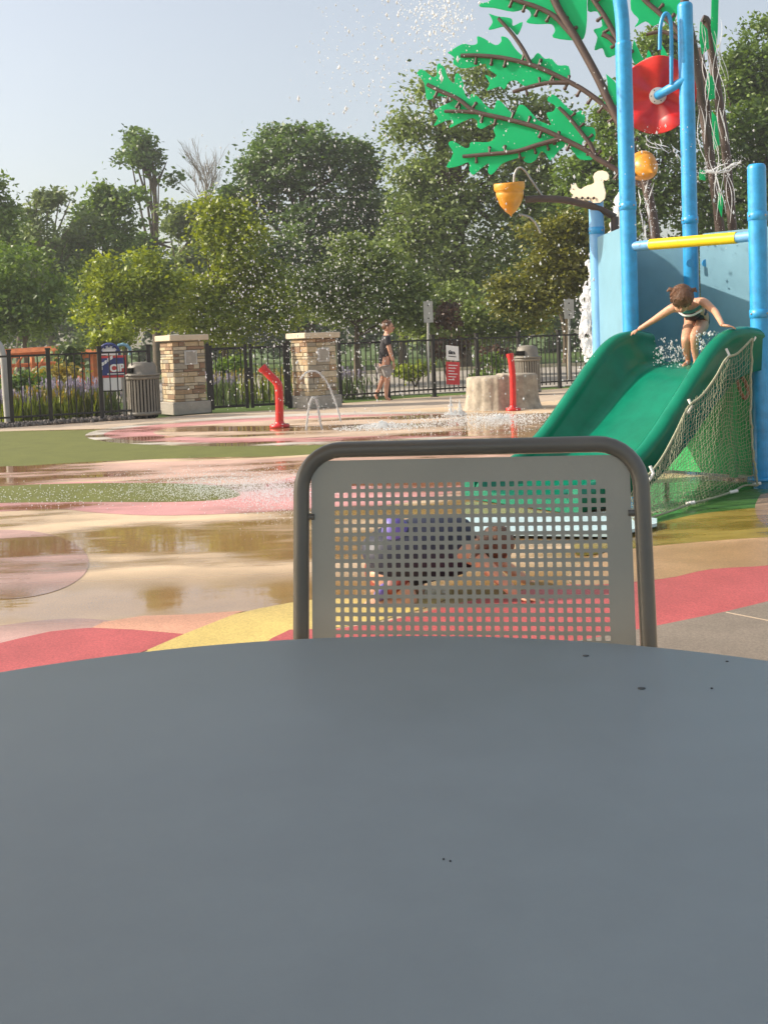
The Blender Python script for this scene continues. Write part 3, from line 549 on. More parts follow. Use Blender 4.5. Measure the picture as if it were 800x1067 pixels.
# ------------------------------------------------------------------ litter bins
def bin_(label, px, py, D=None, w=.31, h=1.03):
    G = gnd(px, py) if D is None else Vector((at(px, 400, D).x, D, 0)); G.z = 0; root = thing('litter_bin', label, 'litter bin', G, 'slatted metal litter bins'); c = G
    b = MB()
    for k in range(30):
        a = 2*math.pi*k/30; u_ = Vector((math.cos(a), math.sin(a), 0)); b.box(c+u_*w*.93+Vector((0, 0, .41)), (.012, .036, .62), rot('Z', a))
    b.build('slats', MT['can'], root)
    b = MB()
    for z in (.09, .74): b.lathe([(w-.035, z-.03), (w, z-.03), (w, z+.03), (w-.035, z+.03), (w-.035, z-.03)], c, 40)
    b.build('hoops', MT['can'], root)
    b = MB(); b.lathe([(.0001, .05), (w*.82, .05), (w*.82, .74), (.0001, .74)], c, 28); b.build('liner', MT['candark'], root)
    b = MB(); b.lathe([(w-.03, .77), (w+.02, .775), (w+.02, .80), (w-.04, .815), (w-.05, .93), (w-.08, h-.03), (w-.16, h-.005), (.0001, h)], c, 40); lid = b.build('lid', MT['can'], root)
    b = MB(); a0 = math.atan2(-.62, -.78); rr = lambda z: w-.028-(z-.815)*.085
    ring = [[c+Vector((math.cos(a0-.55+1.1*k/10)*(rr(z)+o_), math.sin(a0-.55+1.1*k/10)*(rr(z)+o_), z)) for k in range(11)] for z, o_ in ((.835, -.03), (.835, .006), (.925, .006), (.925, -.03))]
    b.add([v for r_ in ring for v in r_], [[i*11+k, i*11+k+1, (i+1)*11+k+1, (i+1)*11+k] for i in range(3) for k in range(10)]); b.build('opening', MT['candark'], lid)
    for k in range(4): b = MB(); a = k*math.pi/2+.6; b.lathe([(.03, 0), (.03, .06)], c+Vector((math.cos(a)*w*.75, math.sin(a)*w*.75, 0)), 10); b.build('foot', MT['candark'], root)
bin_('slatted metal litter bin left of the stone pier', 151, 435.5)
bin_('slatted metal litter bin behind the concrete stump', 550, 404, D=22.0, w=.27, h=1.04)

# ------------------------------------------------------------------ stump, spouts, jets
G = gnd(528, 428); G.y += .6; sx = G.y/FPX
root = thing('concrete_stump', 'low fluted concrete tree stump in front of the far litter bin', 'stump', Vector((G.x, G.y, 0)))
b = MB(); n = 96; prof = [(1.08, 0), (1.03, .05), (.97, .2), (.95, .45), (.95, .56), (.91, .59), (.5, .60), (.0001, .60)]; vs = []
for r_, z in prof:
    for j in range(n):
        a = 2*math.pi*j/n; rr = r_*(1+.018*math.sin(17*a)+.012*math.sin(31*a+1)+.10*abs(math.cos(a))-.05)
        notch = 1-.13*math.exp(-((a-4.85)/.12)**2); vs.append(G+Vector((.60*rr*notch*math.cos(a), .50*rr*notch*math.sin(a), z+(0 if z < .4 else -.03*(math.cos(a) < -.1)))))
b.add(vs, [[i*n+j, i*n+(j+1) % n, (i+1)*n+(j+1) % n, (i+1)*n+j] for i in range(len(prof)-1) for j in range(n)], 0, True); b.build('stump_body', MT['stump'], root)
def spout(label, px, py, pts, r_):
    G = gnd(px, py); G.z = 0; root = thing('water_spout', label, 'water spout', G); D = G.y
    b = MB(); P_ = smoothpath([G+Vector((0, 0, .02))]+[at(x, y, D+dd) for x, y, dd in pts], 5); b.tube(P_, r_, 16); b.build('pipe', MT['redp'], root)
    b = MB(); b.lathe([(.0001, .004), (r_*2.4, .004), (r_*2.4, .045), (r_*1.15, .06), (r_*1.1, .1)], G, 24); fl_ = b.build('flange', MT['redp'], root)
    b = MB()
    for k in range(6): a = k*math.pi/3; b.lathe([(.014, .045), (.014, .06), (.0001, .062)], G+Vector((math.cos(a)*r_*1.9, math.sin(a)*r_*1.9, 0)), 6)
    b.build('bolts', MT['steel'], fl_)
    e = P_[-1]; dd = (P_[-1]-P_[-2]).normalized(); b = MB(); b.tube([e-dd*.05, e+dd*.01], r_*1.18, 16); b.build('nozzle', MT['redp'], root)
spout('red bent water spout in front of the gate', 291.5, 445.5, [(291.3, 425, 0), (290.6, 405, 0), (288, 398, 0), (281, 391, 0), (273, 383, 0)], .062)
spout('red straight water spout in front of the concrete stump', 534.5, 428, [(534.3, 410, 0), (533.8, 390, 0), (532.5, 378, 0), (531, 369, 0)], .052)
def jet(label, pts, D, r_, name='water_jet'):
    b = MB(); P_ = smoothpath([at(x, y, D) for x, y in pts], 8); rs = [r_*(.75+.5*random.random()) for _ in P_]; b.tube([p+Vector((random.uniform(-1, 1), random.uniform(-1, 1), random.uniform(-1, 1)))*r_*.25 for p in P_], rs, 7)
    for p in P_:
        for k in range(2): b.ell(p+Vector([random.gauss(0, r_*1.6) for _ in range(3)]), [r_*random.uniform(.2, .5)]*3, 6)
    return tag(b.build(name, MT['jet']), label, 'water jet', 'thin jets rising from the pad')
jet('thin water jet arching in front of the right stone pier', [(313, 395), (318, 389), (325, 386.5), (333, 389), (341, 399), (348, 415), (353, 430), (355, 439)], 15.6, .013)
jet('low forked water jet left of the arching one', [(319, 449), (321, 430), (324, 417), (327, 414), (330, 419), (333, 435), (336, 452)], 15.2, .016)
def bubbler(label, px, py, w, h, n):
    G = gnd(px, py); b = MB()
    for k in range(n):
        t = random.random(); a = random.uniform(0, 6.28); rr = w*(t**1.5); b.ell((G.x+math.cos(a)*rr, G.y+math.sin(a)*rr*.8, h*(1-t)*random.random()**1.5+.01), [random.uniform(.003, .010)]*3, 6)
    return tag(b.build('bubbling_jet', MT['foam']), label, 'water jet', 'bubbling ground jets')
bubbler('low double bubbling jet between the walking man and the stump', 470, 433, .13, .3, 420); bubbler('second bubbler just right of the low double one', 479, 433, .12, .26, 380)
bubbler('wide foamy bubbler near the chair back top left', 398, 446, .7, .10, 1100)['kind'] = 'stuff'; bubbler('foam churning at the foot of the red straight spout', 520, 437, 1.4, .07, 1300)['kind'] = 'stuff'

# ------------------------------------------------------------------ signs on and behind fence
D = 22.2
root = thing('notice_sign', 'white notice with a black picture hung above the red one on the fence', 'sign', at(471, 376, D)); 
b = MB(); quad(b, [(464.5, 359.5), (477.5, 361), (478, 376), (465, 375)], D, .015); bd = b.build('board', MT['signwhite'], root)
b = MB(); b.prism([at(x, y, D-.006) for x, y in ((467, 369), (467, 366), (469, 364.6), (470, 366), (473.5, 366.5), (474.5, 369.3))], (0, .005, 0)); quad(b, [(467, 370.6), (475, 371.4), (475, 372.3), (467, 371.5)], D-.006, .005); b.build('picture', MT['ink'], bd)
root = thing('notice_sign', 'red notice hung below the white one on the fence', 'sign', at(471, 400, D)); b = MB(); quad(b, [(464.5, 376.8), (478.8, 377.4), (478.8, 401), (465, 400.5)], D, .015); bd = b.build('board', MT['signred'], root)
b = MB()
for k in range(6): quad(b, [(467, 380+k*3), (476.5-(k % 3)*1.6, 380.4+k*3), (476.5-(k % 3)*1.6, 381.2+k*3), (467, 380.8+k*3)], D-.004, .003)
b.build('print_lines', MT['signwhite'], bd)
def signpost(label, px, y0, y1, D, w):
    q = at(px, 400, D); root = thing('sign_post', label, 'sign', Vector((q.x, D, -.03)), 'road signs seen from behind')
    b = MB(); tp = at(px, y0-1, D); b.tube([(q.x, D, -.03), (tp.x, D, tp.z)], .035, 8); b.build('post', MT['steel'], root)
    c = at(px, (y0+y1)/2, D-.05); hh = (y1-y0)*D/FPX; b = MB(); b.box((c.x, c.y, c.z), (w, .006, hh), None, 0); b.build('sign_plate', MT['signback'], root)
    b = MB()
    for dz in (-.3, .3): b.ell((c.x, c.y-.01, c.z+dz*hh), (.02, .01, .02), 8)
    b.build('bolts', MT['ink'], root)
signpost('grey sign back on a steel post right of the walking man', 446, 314, 336, 27, .24); signpost('grey sign back on a steel post behind the second litter bin', 592.5, 312, 332, 28, .26)

# ------------------------------------------------------------------ skinned figures
def skinned(nodes, edges, root_i=0, sub=2):
    me = bpy.data.meshes.new('tmp'); me.from_pydata([n[0] for n in nodes], edges, []); o = bpy.data.objects.new('tmp', me); C.objects.link(o)
    md = o.modifiers.new('s', 'SKIN'); md.use_smooth_shade = True
    for i, nd in enumerate(nodes):
        sv_ = me.skin_vertices[0].data[i]; r_ = nd[1]; sv_.radius = r_ if isinstance(r_, tuple) else (r_, r_); sv_.use_root = (i == root_i)
    s2 = o.modifiers.new('b', 'SUBSURF'); s2.levels = sub; s2.render_levels = sub
    dg = bpy.context.evaluated_depsgraph_get(); ev = o.evaluated_get(dg); m2 = ev.to_mesh()
    V = [v.co.copy() for v in m2.vertices]; F = [list(p.vertices) for p in m2.polygons]; ev.to_mesh_clear(); bpy.data.objects.remove(o); return V, F
def head(b, c, r_, fwd, up, mi=0, face=True, eye=1, lip=2):
    """head ellipsoid with jaw, nose, ears, eyes and mouth looking along fwd"""
    fwd = fwd.normalized(); rt = fwd.cross(up).normalized(); up = rt.cross(fwd).normalized(); M = Matrix((rt, fwd, up)).transposed()
    b.ell(c+M@Vector((0, -.05*r_, .12*r_)), (.80*r_, .95*r_, .98*r_), 20, mi, M); b.ell(c+M@Vector((0, .22*r_, -.50*r_)), (.55*r_, .62*r_, .58*r_), 16, mi, M)
    b.ell(c+M@Vector((0, .93*r_, -.22*r_)), (.12*r_, .2*r_, .2*r_), 10, mi, M)
    for s_ in (-1, 1):
        b.ell(c+M@Vector((s_*.80*r_, -.05*r_, -.1*r_)), (.1*r_, .18*r_, .27*r_), 10, mi, M); b.ell(c+M@Vector((s_*.31*r_, .80*r_, .03*r_)), (.15*r_, .1*r_, .07*r_), 10, eye, M)
    b.ell(c+M@Vector((0, .79*r_, -.56*r_)), (.22*r_, .1*r_, .06*r_), 10, lip, M); return M
def hand(b, wrist, dirv, nrm, L_, mi=0, curl=.4, thumb=1):
    """palm, four bent fingers and a thumb"""
    d = dirv.normalized(); n_ = (nrm-d*nrm.dot(d)).normalized(); s_ = d.cross(n_); M = Matrix((s_, d, n_)).transposed()
    b.ell(wrist+d*L_*.25, (L_*.22, L_*.33, L_*.12), 10, mi, M)
    for k, (o_, l) in enumerate(((-.15, .42), (-.05, .48), (.05, .46), (.15, .36))):
        p0 = wrist+d*L_*.45+s_*o_*L_; p1 = p0+(d+s_*o_*.8-n_*curl*.3).normalized()*l*L_*.5; p2 = p1+(d-n_*curl).normalized()*l*L_*.5; b.tube([p0, p1, p2], [L_*.055, L_*.05, L_*.035], 6, mi)
    p0 = wrist+d*L_*.15+s_*thumb*L_*.17; p1 = p0+(d*.6+s_*thumb*.8).normalized()*L_*.2; b.tube([p0, p1, p1+(d-n_*curl*.5+s_*thumb*.1)*L_*.15], [L_*.065, L_*.055, L_*.04], 6, mi)

# ------------------------------------------------------------------ play tower
Pr = Vector((3.0, 8.40, 0)); Pl = Vector((2.185, 9.28, 0)); Pm = Vector((2.93, 9.98, 0)); Pe = Vector((3.85, 9.10, 0)); Ps = Vector((2.13, 10.35, 0))
tw = thing('play_tower', 'blue posted play tower with pale blue panels behind the green slide', 'play structure', Vector((2.95, 9.2, 0)))
def post(P_, top, r_, m, cap=True, extra=None):
    b = MB(); b.tube([P_, (P_.x, P_.y, top-.02), ], r_, 24)
    if cap: b.lathe([(r_, -.02), (r_*.97, .0), (r_*.8, .015), (.0001, .022)], (P_.x, P_.y, top), 24)
    if extra: b.tube(smoothpath(extra, 5), r_*.86, 20)
    o = b.build('post', MT[m], tw); b = MB(); b.lathe([(.0001, .003), (r_*1.7, .003), (r_*1.7, .02), (r_*1.05, .03)], P_, 24); b.build('base_flange', MT[m], o); return o
jt = at(653, 42, 9.28)
post(Pl, jt.z-.02, .07, 'bluep', True, [Vector((Pl.x, Pl.y, jt.z-.1)), Vector((Pl.x-.01, Pl.y, jt.z+.25)), Vector((Pl.x-.07, Pl.y, jt.z+.6)), Vector((Pl.x-.2, Pl.y, jt.z+.9))])
post(Pr, 2.49, .071, 'bluep'); post(Pm, at(715, 5, 9.98).z, .070, 'bluep'); post(Ps, at(627, 207, 10.35).z, .072, 'bluel'); post(Pe, 2.45, .07, 'bluep')
def panel(A, B, z0, z1, m, name='panel', inset=.09, th=.03, rnd=.06):
    d = (B-A); L_ = d.length; u_ = d/L_; a = A+u_*inset; L2 = L_-2*inset; nn_ = Vector((-u_.y, u_.x, 0))*th; pts = []
    for cx, cz, a0 in ((L2-rnd, z1-rnd, 0), (rnd, z1-rnd, 90), (rnd, z0+rnd, 180), (L2-rnd, z0+rnd, 270)):
        for k in range(6): an = R(a0+90*k/5); pts.append(a+u_*(cx+rnd*math.cos(an))+Vector((0, 0, cz+rnd*math.sin(an))))
    b = MB(); b.prism([p-nn_/2 for p in pts], nn_); return b.build(name, MT[m], tw)
DK = .93; zt = at(700, 249, 10.1).z
panel(Pl, Ps, .86, zt+.06, 'bluepanel', inset=.02); panel(Ps, Pm, .86, zt, 'bluepanel', inset=.05); panel(Pm, Pe, .86, zt+.02, 'bluepanel', inset=.10); panel(Pr, Pe, .86, 1.45, 'bluepanel')
b = MB(); b.prism([Vector((p.x, p.y, DK-.05)) for p in (Pl, Pr, Pe, Pm, Ps)], (0, 0, .045)); b.build('deck', MT['deckg'], tw)
u_ = (Pr-Pl).normalized(); za = at(668, 256, 9.2).z
yb = MB(); A_, B_ = Pl+u_*.22, Pr-u_*.18; A_.z = za; B_.z = za-.02; yb.tube([A_, B_], .047, 18); yb.build('guard_bar', MT['yel'], tw)
for e0, e1 in ((Vector((Pl.x, Pl.y, za)), A_), (B_, Vector((Pr.x, Pr.y, za-.02)))): b = MB(); b.tube([e0, e1], .042, 16); b.build('bar_sleeve', MT['bluel'], tw)
for P_, z_ in ((Pr, 2.10), (Pr, 1.33), (Pl, 2.32), (Pm, 2.25), (Ps, 2.22)):
    b = MB(); b.lathe([(.0705, z_-.035), (.0765, z_-.033), (.0765, z_+.033), (.0705, z_+.035)], P_, 28); o = b.build('collar', MT['bluep'], tw)
    for a in (200, 300): b = MB(); b.ell(P_+Vector((.0775*math.cos(R(a)), .0775*math.sin(R(a)), z_)), (.009, .009, .009), 8); b.build('bolt', MT['steel'], o)
for s_ in (-.11, .11):
    b = MB(); M = rot('X', R(90)); q = at(727+s_*75, 274, 9.86); b.prism([q+Vector((.036*math.cos(2*math.pi*k/16), 0, .036*math.sin(2*math.pi*k/16))) for k in range(16)], (0, .02, 0)); b.build('panel_clamp', MT['bluep'], tw)
# green panels under the deck and posts
o = panel(Pl, Pr, .03, .86, 'deckg', 'skirt_panel', .08, .03, .03)
panel(Pr, Pe, .03, .82, 'deckg', 'skirt_panel', .08, .03, .03)
# slide
SD = Vector((-.8, -.6, 0)); SL = Vector((-.6, .8, 0)); SR0 = Vector((2.95, 8.35, 0)); SW = 1.10
rs_, rz_ = [-.05, .0, .2, .42, .56, .7, .94, 1.31, 1.6, 1.9, 2.1], [1.20, 1.23, 1.24, 1.21, 1.13, 1.01, .79, .46, .29, .21, .19]
bs_, bz_ = [-.05, .1, .3, .55, .94, 1.31, 1.6, 1.9, 2.1], [.945, .94, .90, .74, .43, .20, .11, .085, .08]
from mathutils import geometry
def spl(xs, ys, x):
    # smooth interpolation by averaging a small window
    return sum(interp(xs, ys, x+d_) for d_ in (-.12, -.08, -.04, 0, .04, .08, .12))/7
rowsV = []; NS = 60
for i in range(NS+1):
    s_ = -.05+2.15*i/NS; zr = spl(rs_, rz_, s_); zb = spl(bs_, bz_, s_); zr = max(zr, zb+.09); w_ = []
    ra = .066; hgt = zr-zb; prof = []
    # from outer right bottom, over the rolled rail, down the wall, across the bed, mirrored
    oz = zb-.06
    prof.append((-.035, oz)); prof.append((-.045, zr-ra*1.3))
    for k in range(9): an = R(180-190*k/8); prof.append((.01+ra*math.cos(an), zr-ra+ra*math.sin(an)))
    prof.append((.075+.02*hgt, zr-ra*1.6)); prof.append((.10+.05*hgt, zb+hgt*.45))
    for k in range(5): an = R(190+80*k/4); prof.append((.13+.06*hgt+.09+.09*math.cos(an), zb+.09+.09*math.sin(an)))
    half = [(a, c) for a, c in prof]; full = half+[(SW/2, zb-.004)]+[(SW-a, c) for a, c in reversed(half)]
    full += [(SW-.06, zb-.075), (.06, zb-.075)]
    rowsV.append([SR0+SD*s_+SL*a+Vector((0, 0, c)) for a, c in full])
k = len(rowsV[0]); b = MB(); vs = [v for r_ in rowsV for v in r_]
b.add(vs, [[i*k+j, (i+1)*k+j, (i+1)*k+(j+1) % k, i*k+(j+1) % k] for i in range(NS) for j in range(k)], 0, True)
b.add(rowsV[0], [list(range(k))]); b.add(rowsV[-1], [list(range(k-1, -1, -1))])
sr = thing('water_slide', 'wide green plastic water slide coming down from the blue tower', 'slide', SR0)
sb = b.build('chute', MT['slide'], sr)
b = MB(); q = SR0+SD*1.75+SL*.55; b.box((q.x, q.y, .035), (.5, .8, .07), rot('Z', math.atan2(SD.y, SD.x))); b.build('foot_block', MT['slide'], sr)
b = MB()
for s_ in (.04,):
    for w_ in (.2, .9): q = SR0+SD*s_+SL*w_; b.box((q.x, q.y, .45), (.05, .05, .86), rot('Z', math.atan2(SD.y, SD.x)))
b.build('support_leg', MT['deckg'], sr)
# pale blue landing mat
b = MB(); q = [gnd(x, y, .04) for x, y in ((478, 538), (640, 533), (684, 540), (684, 545), (640, 556), (478, 554))]; b.prism(q, (0, 0, -.02)); tag(b.build('landing_mat', MT['mat']), 'pale blue wet landing mat at the foot of the slide', 'mat')
# climbing net
root = thing('climbing_net', 'slack knotted rope net hung from the right rail of the slide', 'net', Vector((2.9, 8.2, 0)))
def railp(s_, dz=-.09): return SR0+SD*s_-SL*.06+Vector((0, 0, spl(rs_, rz_, s_)+dz))
topc = smoothpath([at(783, 353, 8.17), at(768, 368, 8.02), at(756, 374, 7.9), at(745, 393, 7.78), at(731, 412, 7.66), at(717, 424, 7.55), at(704, 450, 7.45), at(690, 476, 7.3), at(676, 494, 7.15), at(660, 506, 7.0)], 6)
botc = smoothpath([gnd(789, 506, .03), gnd(775, 506, .03), gnd(763, 512, .03), gnd(742, 519, .03), gnd(719, 525, .03), gnd(700, 532, .03), gnd(682, 538, .03), gnd(660, 545, .03)], 6)
def samp(c, t):
    x = t*(len(c)-1); i = min(int(x), len(c)-2); return c[i].lerp(c[i+1], x-i)
NU, NV = 52, 32; b = MB(); grid = []
for i in range(NU+1):
    t = i/NU; A_, B_ = samp(topc, t), samp(botc, t); row = []
    for j in range(NV+1):
        v = j/NV; p = A_.lerp(B_, v); p += Vector((-.5, -.55, -.5))*.10*math.sin(math.pi*v); p += Vector((0, 0, -.025*math.sin(t*9+v*3)-.02*math.sin(v*3.1)*math.sin(t*17))); p += Vector([random.gauss(0, .0035) for _ in range(3)]); row.append(p)
    grid.append(row)
for i in range(NU+1): b.tube(grid[i], .0016, 4, 0, False)
for j in range(1, NV): b.tube([grid[i][j]+Vector((0, 0, -.008 if i % 2 else 0)) for i in range(NU+1)], .0016, 4, 0, False)
b.build('mesh_cords', MT['rope'], root)
b = MB(); b.tube(topc, .009, 8); b.tube(botc, .008, 8); b.tube(grid[0], .009, 8); b.build('border_rope', MT['rope'], root)
for (x, y, D) in ((783, 352, 8.28), (756, 370, 8.0), (717, 423, 7.6), (677, 493, 7.15)):
    q = at(x, y, D); b = MB(); b.tube([q+Vector((.0, 0, .05)), q+Vector((.02, -.01, .0)), q+Vector((-.012, -.01, -.05))], .011, 8); b.build('rope_clip', MT['clip'], root)
for (x, y) in ((788, 505), (764, 513), (719, 525)):
    q = gnd(x, y, .03); b = MB(); b.tube([q+Vector((-.03, 0, 0)), q+Vector((.03, 0, .01))], .013, 8); b.build('ground_anchor', MT['clip'], root)
b = MB(); b.tube(smoothpath([at(765, 366, 8.25), at(766, 385, 8.2), at(769, 402, 8.15), at(775, 415, 8.15), at(779, 408, 8.2), at(774, 395, 8.25), at(765, 388, 8.3), at(755, 392, 8.3)], 6), .014, 8)
tag(b.build('brown_rope', MT['ropeb']), 'looped brown rope hanging behind the climbing net', 'rope')

# ------------------------------------------------------------------ red dish on the middle post
c = at(685, 100, 10.3); root = thing('red_spray_dish', 'red fluted dish with a white hub between the tall blue poles', 'water feature', c)
ax = Vector((-.30, -.93, -.12)).normalized(); M = ax.to_track_quat('Z', 'Y').to_matrix(); b = MB(); n = 64; vs = []
prof = [(.02, .0), (.10, -.01), (.22, .035), (.352, .10), (.36, .095), (.35, .085), (.22, .0), (.10, -.05), (.02, -.06)]
for r_, z in prof:
    for j in range(n): a = 2*math.pi*j/n; fz = .038*math.sin(a*5+.6)*(r_/.36); vs.append(c+M@Vector((r_*math.cos(a), r_*math.sin(a), z+fz)))
b.add(vs, [[i*n+j, i*n+(j+1) % n, (i+1)*n+(j+1) % n, (i+1)*n+j] for i in range(len(prof)-1) for j in range(n)], 0, True); b.build('dish', MT['redp'], root)
b = MB(); b.lathe([(.0001, .05), (.075, .05), (.08, .03), (.08, -.02)], c, 24, 0, M); hb = b.build('hub', MT['clip'], root)
b = MB()
for k in range(6): a = k*math.pi/3; b.ell(c+M@Vector((.06*math.cos(a), .06*math.sin(a), .052)), (.006, .006, .006), 6)
b.build('hub_bolts', MT['ink'], hb)
b = MB(); b.tube([c+ax*.05, at(700, 91, 10.0), at(716, 82, 9.95)], .042, 16); b.build('arm', MT['bluep'], root)
b = MB(); b.tube(smoothpath([at(687, 52, 9.95), at(687.5, 30, 9.95), at(690, 18, 9.95), at(694, 14, 9.95), at(698, 22, 9.95), at(699, 45, 9.95), at(699, 88, 9.98)], 6), .018, 12); b.build('feed_pipe', MT['bluep'], root)

# ------------------------------------------------------------------ artificial oak: pipes, leaf panels, acorns, squirrel
T0 = at(684, 250, 11.6); oak = thing('artificial_oak', 'brown pipe tree with flat green oak leaf panels above the splash pad', 'play structure', Vector((T0.x, T0.y, 0)))
PN = Vector((-.38, -1, 0)).normalized(); PP = Vector((T0.x, T0.y, 0))
def op(px, py, off=0.0): return onplane(px, py, PP+PN*off, PN)
def leafp(pts, off=-.03, parent=oak):
    q = smoothpath([op(x, y, off) for x, y in pts]+[op(*pts[0], off)], 3)[:-1]; return MB().prism(q, -PN*.014).build('leaf_panel', MT['leafg'], parent)
leafp([(434, 76), (440, 72), (450, 80), (455, 78), (455, 69), (458, 66), (463, 71), (466, 80), (473, 87), (474, 78), (478, 77), (482, 86), (484, 98), (489, 103), (491, 98), (498, 101), (506, 110), (514, 114), (517, 105), (522, 106), (529, 114), (536, 119), (540, 110), (546, 110), (554, 118), (560, 125), (567, 128), (574, 130), (569, 118), (576, 116), (578, 110), (570, 105), (573, 99), (579, 100), (593, 114), (601, 117), (605, 115), (609, 121), (609, 131), (618, 133), (620, 141), (617, 148), (610, 144), (606, 152), (618, 165), (604, 166), (597, 158), (590, 152), (581, 158), (573, 167), (568, 160), (563, 158), (558, 166), (551, 170), (545, 167), (547, 163), (534, 166), (522, 171), (516, 178), (511, 182), (508, 178), (509, 170), (500, 176), (493, 182), (489, 178), (488, 169), (477, 173), (465, 174), (472, 160), (467, 150), (472, 147), (484, 154), (489, 153), (491, 148), (509, 148), (516, 142), (514, 135), (518, 128), (509, 130), (502, 134), (497, 132), (497, 126), (491, 123), (479, 128), (468, 133), (472, 125), (463, 126), (452, 131), (456, 123), (452, 116), (461, 110), (472, 105), (466, 102), (456, 100), (445, 104), (443, 93), (441, 85)])
leafp([(466, 55), (481, 46), (491, 47), (497, 45), (497, 38), (504, 40), (516, 47), (522, 43), (522, 38), (529, 40), (536, 50), (543, 57), (553, 62), (560, 55), (567, 61), (574, 61), (581, 68), (592, 69), (592, 84), (575, 87), (558, 90), (545, 89), (538, 84), (530, 85), (525, 93), (520, 90), (507, 94), (510, 87), (505, 78), (513, 81), (517, 78), (507, 71), (505, 66), (495, 69), (481, 71), (472, 66), (473, 60)])
leafp([(509, 14), (518, 17), (527, 18), (533, 20), (534, 27), (544, 23), (539, 36), (534, 32), (527, 27), (509, 31), (513, 23)])
leafp([(500, 3), (508, 2), (515, -4), (520, -14), (600, -30), (614, -20), (611, 0), (611, 20), (608, 39), (599, 42), (576, 39), (578, 32), (574, 25), (560, 25), (548, 23), (553, 16), (548, 9), (534, 12), (514, 8), (500, 7)])
leafp([(613, -12), (612, 11), (622, 12), (627, 27), (618, 31), (622, 39), (619, 52), (627, 50), (631, 59), (638, 58), (644, 48), (646, -12)], -.06)
leafp([(631, 77), (643, 89), (643, 107), (633, 113), (629, 107), (633, 93)], .02)
leafp([(657, -10), (657, 10), (665, 20), (661, 28), (672, 22), (680, 27), (690, 22), (700, 26), (706, -10)], -.06); leafp([(660, 41), (671, 63), (675, 52), (679, 64), (666, 70), (658, 60)], -.05); leafp([(688, 45), (694, 55), (697, 66), (689, 66)], -.05)
def br(pts, rpx, off=0.0, clips=True, taper=.75, name='branch'):
    q = smoothpath([op(x, y, off) for x, y in pts], 6); r_ = rpx*T0.y/FPX; b = MB(); nq = len(q); b.tube(q, [r_*(taper+(1-taper)*i/(nq-1)) for i in range(nq)], 10); o = b.build(name, MT['brown'], oak)
    if clips:
        b = MB(); acc = 0
        for i in range(1, nq):
            acc += (q[i]-q[i-1]).length
            if acc > .15:
                acc = 0; t_ = (q[i]-q[i-1]).normalized(); s_ = PN.cross(t_).normalized(); sg = 1 if (i//2) % 2 else -1; b.tube([q[i], q[i]+s_*sg*r_*2.6-PN*.01], r_*.55, 6); b.ell(q[i]+s_*sg*r_*2.6-PN*.01, (r_*.75, r_*.4, r_*.75), 8)
        if b.v: b.build('clip', MT['brown'], o)
    return o
br([(570, -15), (584, 14), (600, 40), (622, 80), (637, 112), (652, 142), (668, 178), (677, 212), (683, 252), (686, 300)], 5.2, clips=False, name='trunk')
br([(500, -14), (540, 1), (558, 7), (576, 16), (588, 28), (598, 39)], 3.0); br([(480, 58), (500, 58), (527, 61), (560, 70), (592, 85), (611, 96), (629, 110), (643, 125), (660, 158)], 3.0)
br([(534, 96), (540, 94), (567, 87), (592, 86)], 2.5); br([(519, 19), (534, 36), (545, 52), (553, 68)], 2.5, clips=False)
br([(445, 88), (459, 95), (477, 103), (491, 114), (500, 118), (527, 124), (560, 133), (585, 144), (611, 157), (620, 164), (640, 176), (672, 196)], 3.0); br([(463, 116), (478, 116), (494, 117)], 2.4)
br([(482, 163), (505, 161), (536, 158), (560, 151), (586, 144)], 2.7); br([(582, 112), (593, 123), (606, 139), (615, 151), (620, 163)], 2.6)
br([(612, -12), (618, 0), (629, 16), (640, 36), (652, 60)], 3.0, -.02); br([(627, 36), (634, 39), (642, 46)], 3.0, -.02, False); br([(664, -10), (671, 0), (687, 14), (704, 30), (716, 50)], 3.0, -.03); br([(673, 36), (690, 33), (706, 40), (718, 50)], 2.4, -.03, False)
# far trunk cluster
def pipe(pts, D, rpx, m='brown', name='trunk'):
    q = smoothpath([at(x, y, D) for x, y in pts], 5); q.append(Vector((q[-1].x+.03, q[-1].y, 0))); b = MB(); b.tube(q, rpx*D/FPX, 12); b.build(name, MT[m], oak)
pipe([(712, -10), (714, 10), (724, 60), (731, 110), (738, 160), (751, 243)], 11.9, 4.4); pipe([(731, 20), (737, 27), (744, 75), (750, 115), (756, 160), (763, 243)], 12.0, 4.6); pipe([(729, 50), (734, 90), (740, 150), (744, 200), (748, 243)], 12.2, 3.2)
for pts in ([(741, -12), (748, -12), (747, 30), (745, 58), (740, 30)], [(729, 22), (736, 30), (738, 50), (731, 56), (728, 40)], [(737, 74), (743, 82), (744, 102), (738, 104), (735, 90)], [(741, 116), (746, 122), (749, 150), (743, 156), (741, 138)], [(728, 176), (734, 178), (734, 188), (728, 187)], [(748, 200), (753, 206), (751, 226), (747, 214)]):
    MB().prism([at(x, y, 11.7) for x, y in pts], (.012, .02, 0)).build('leaf_panel', MT['leafg'], oak)
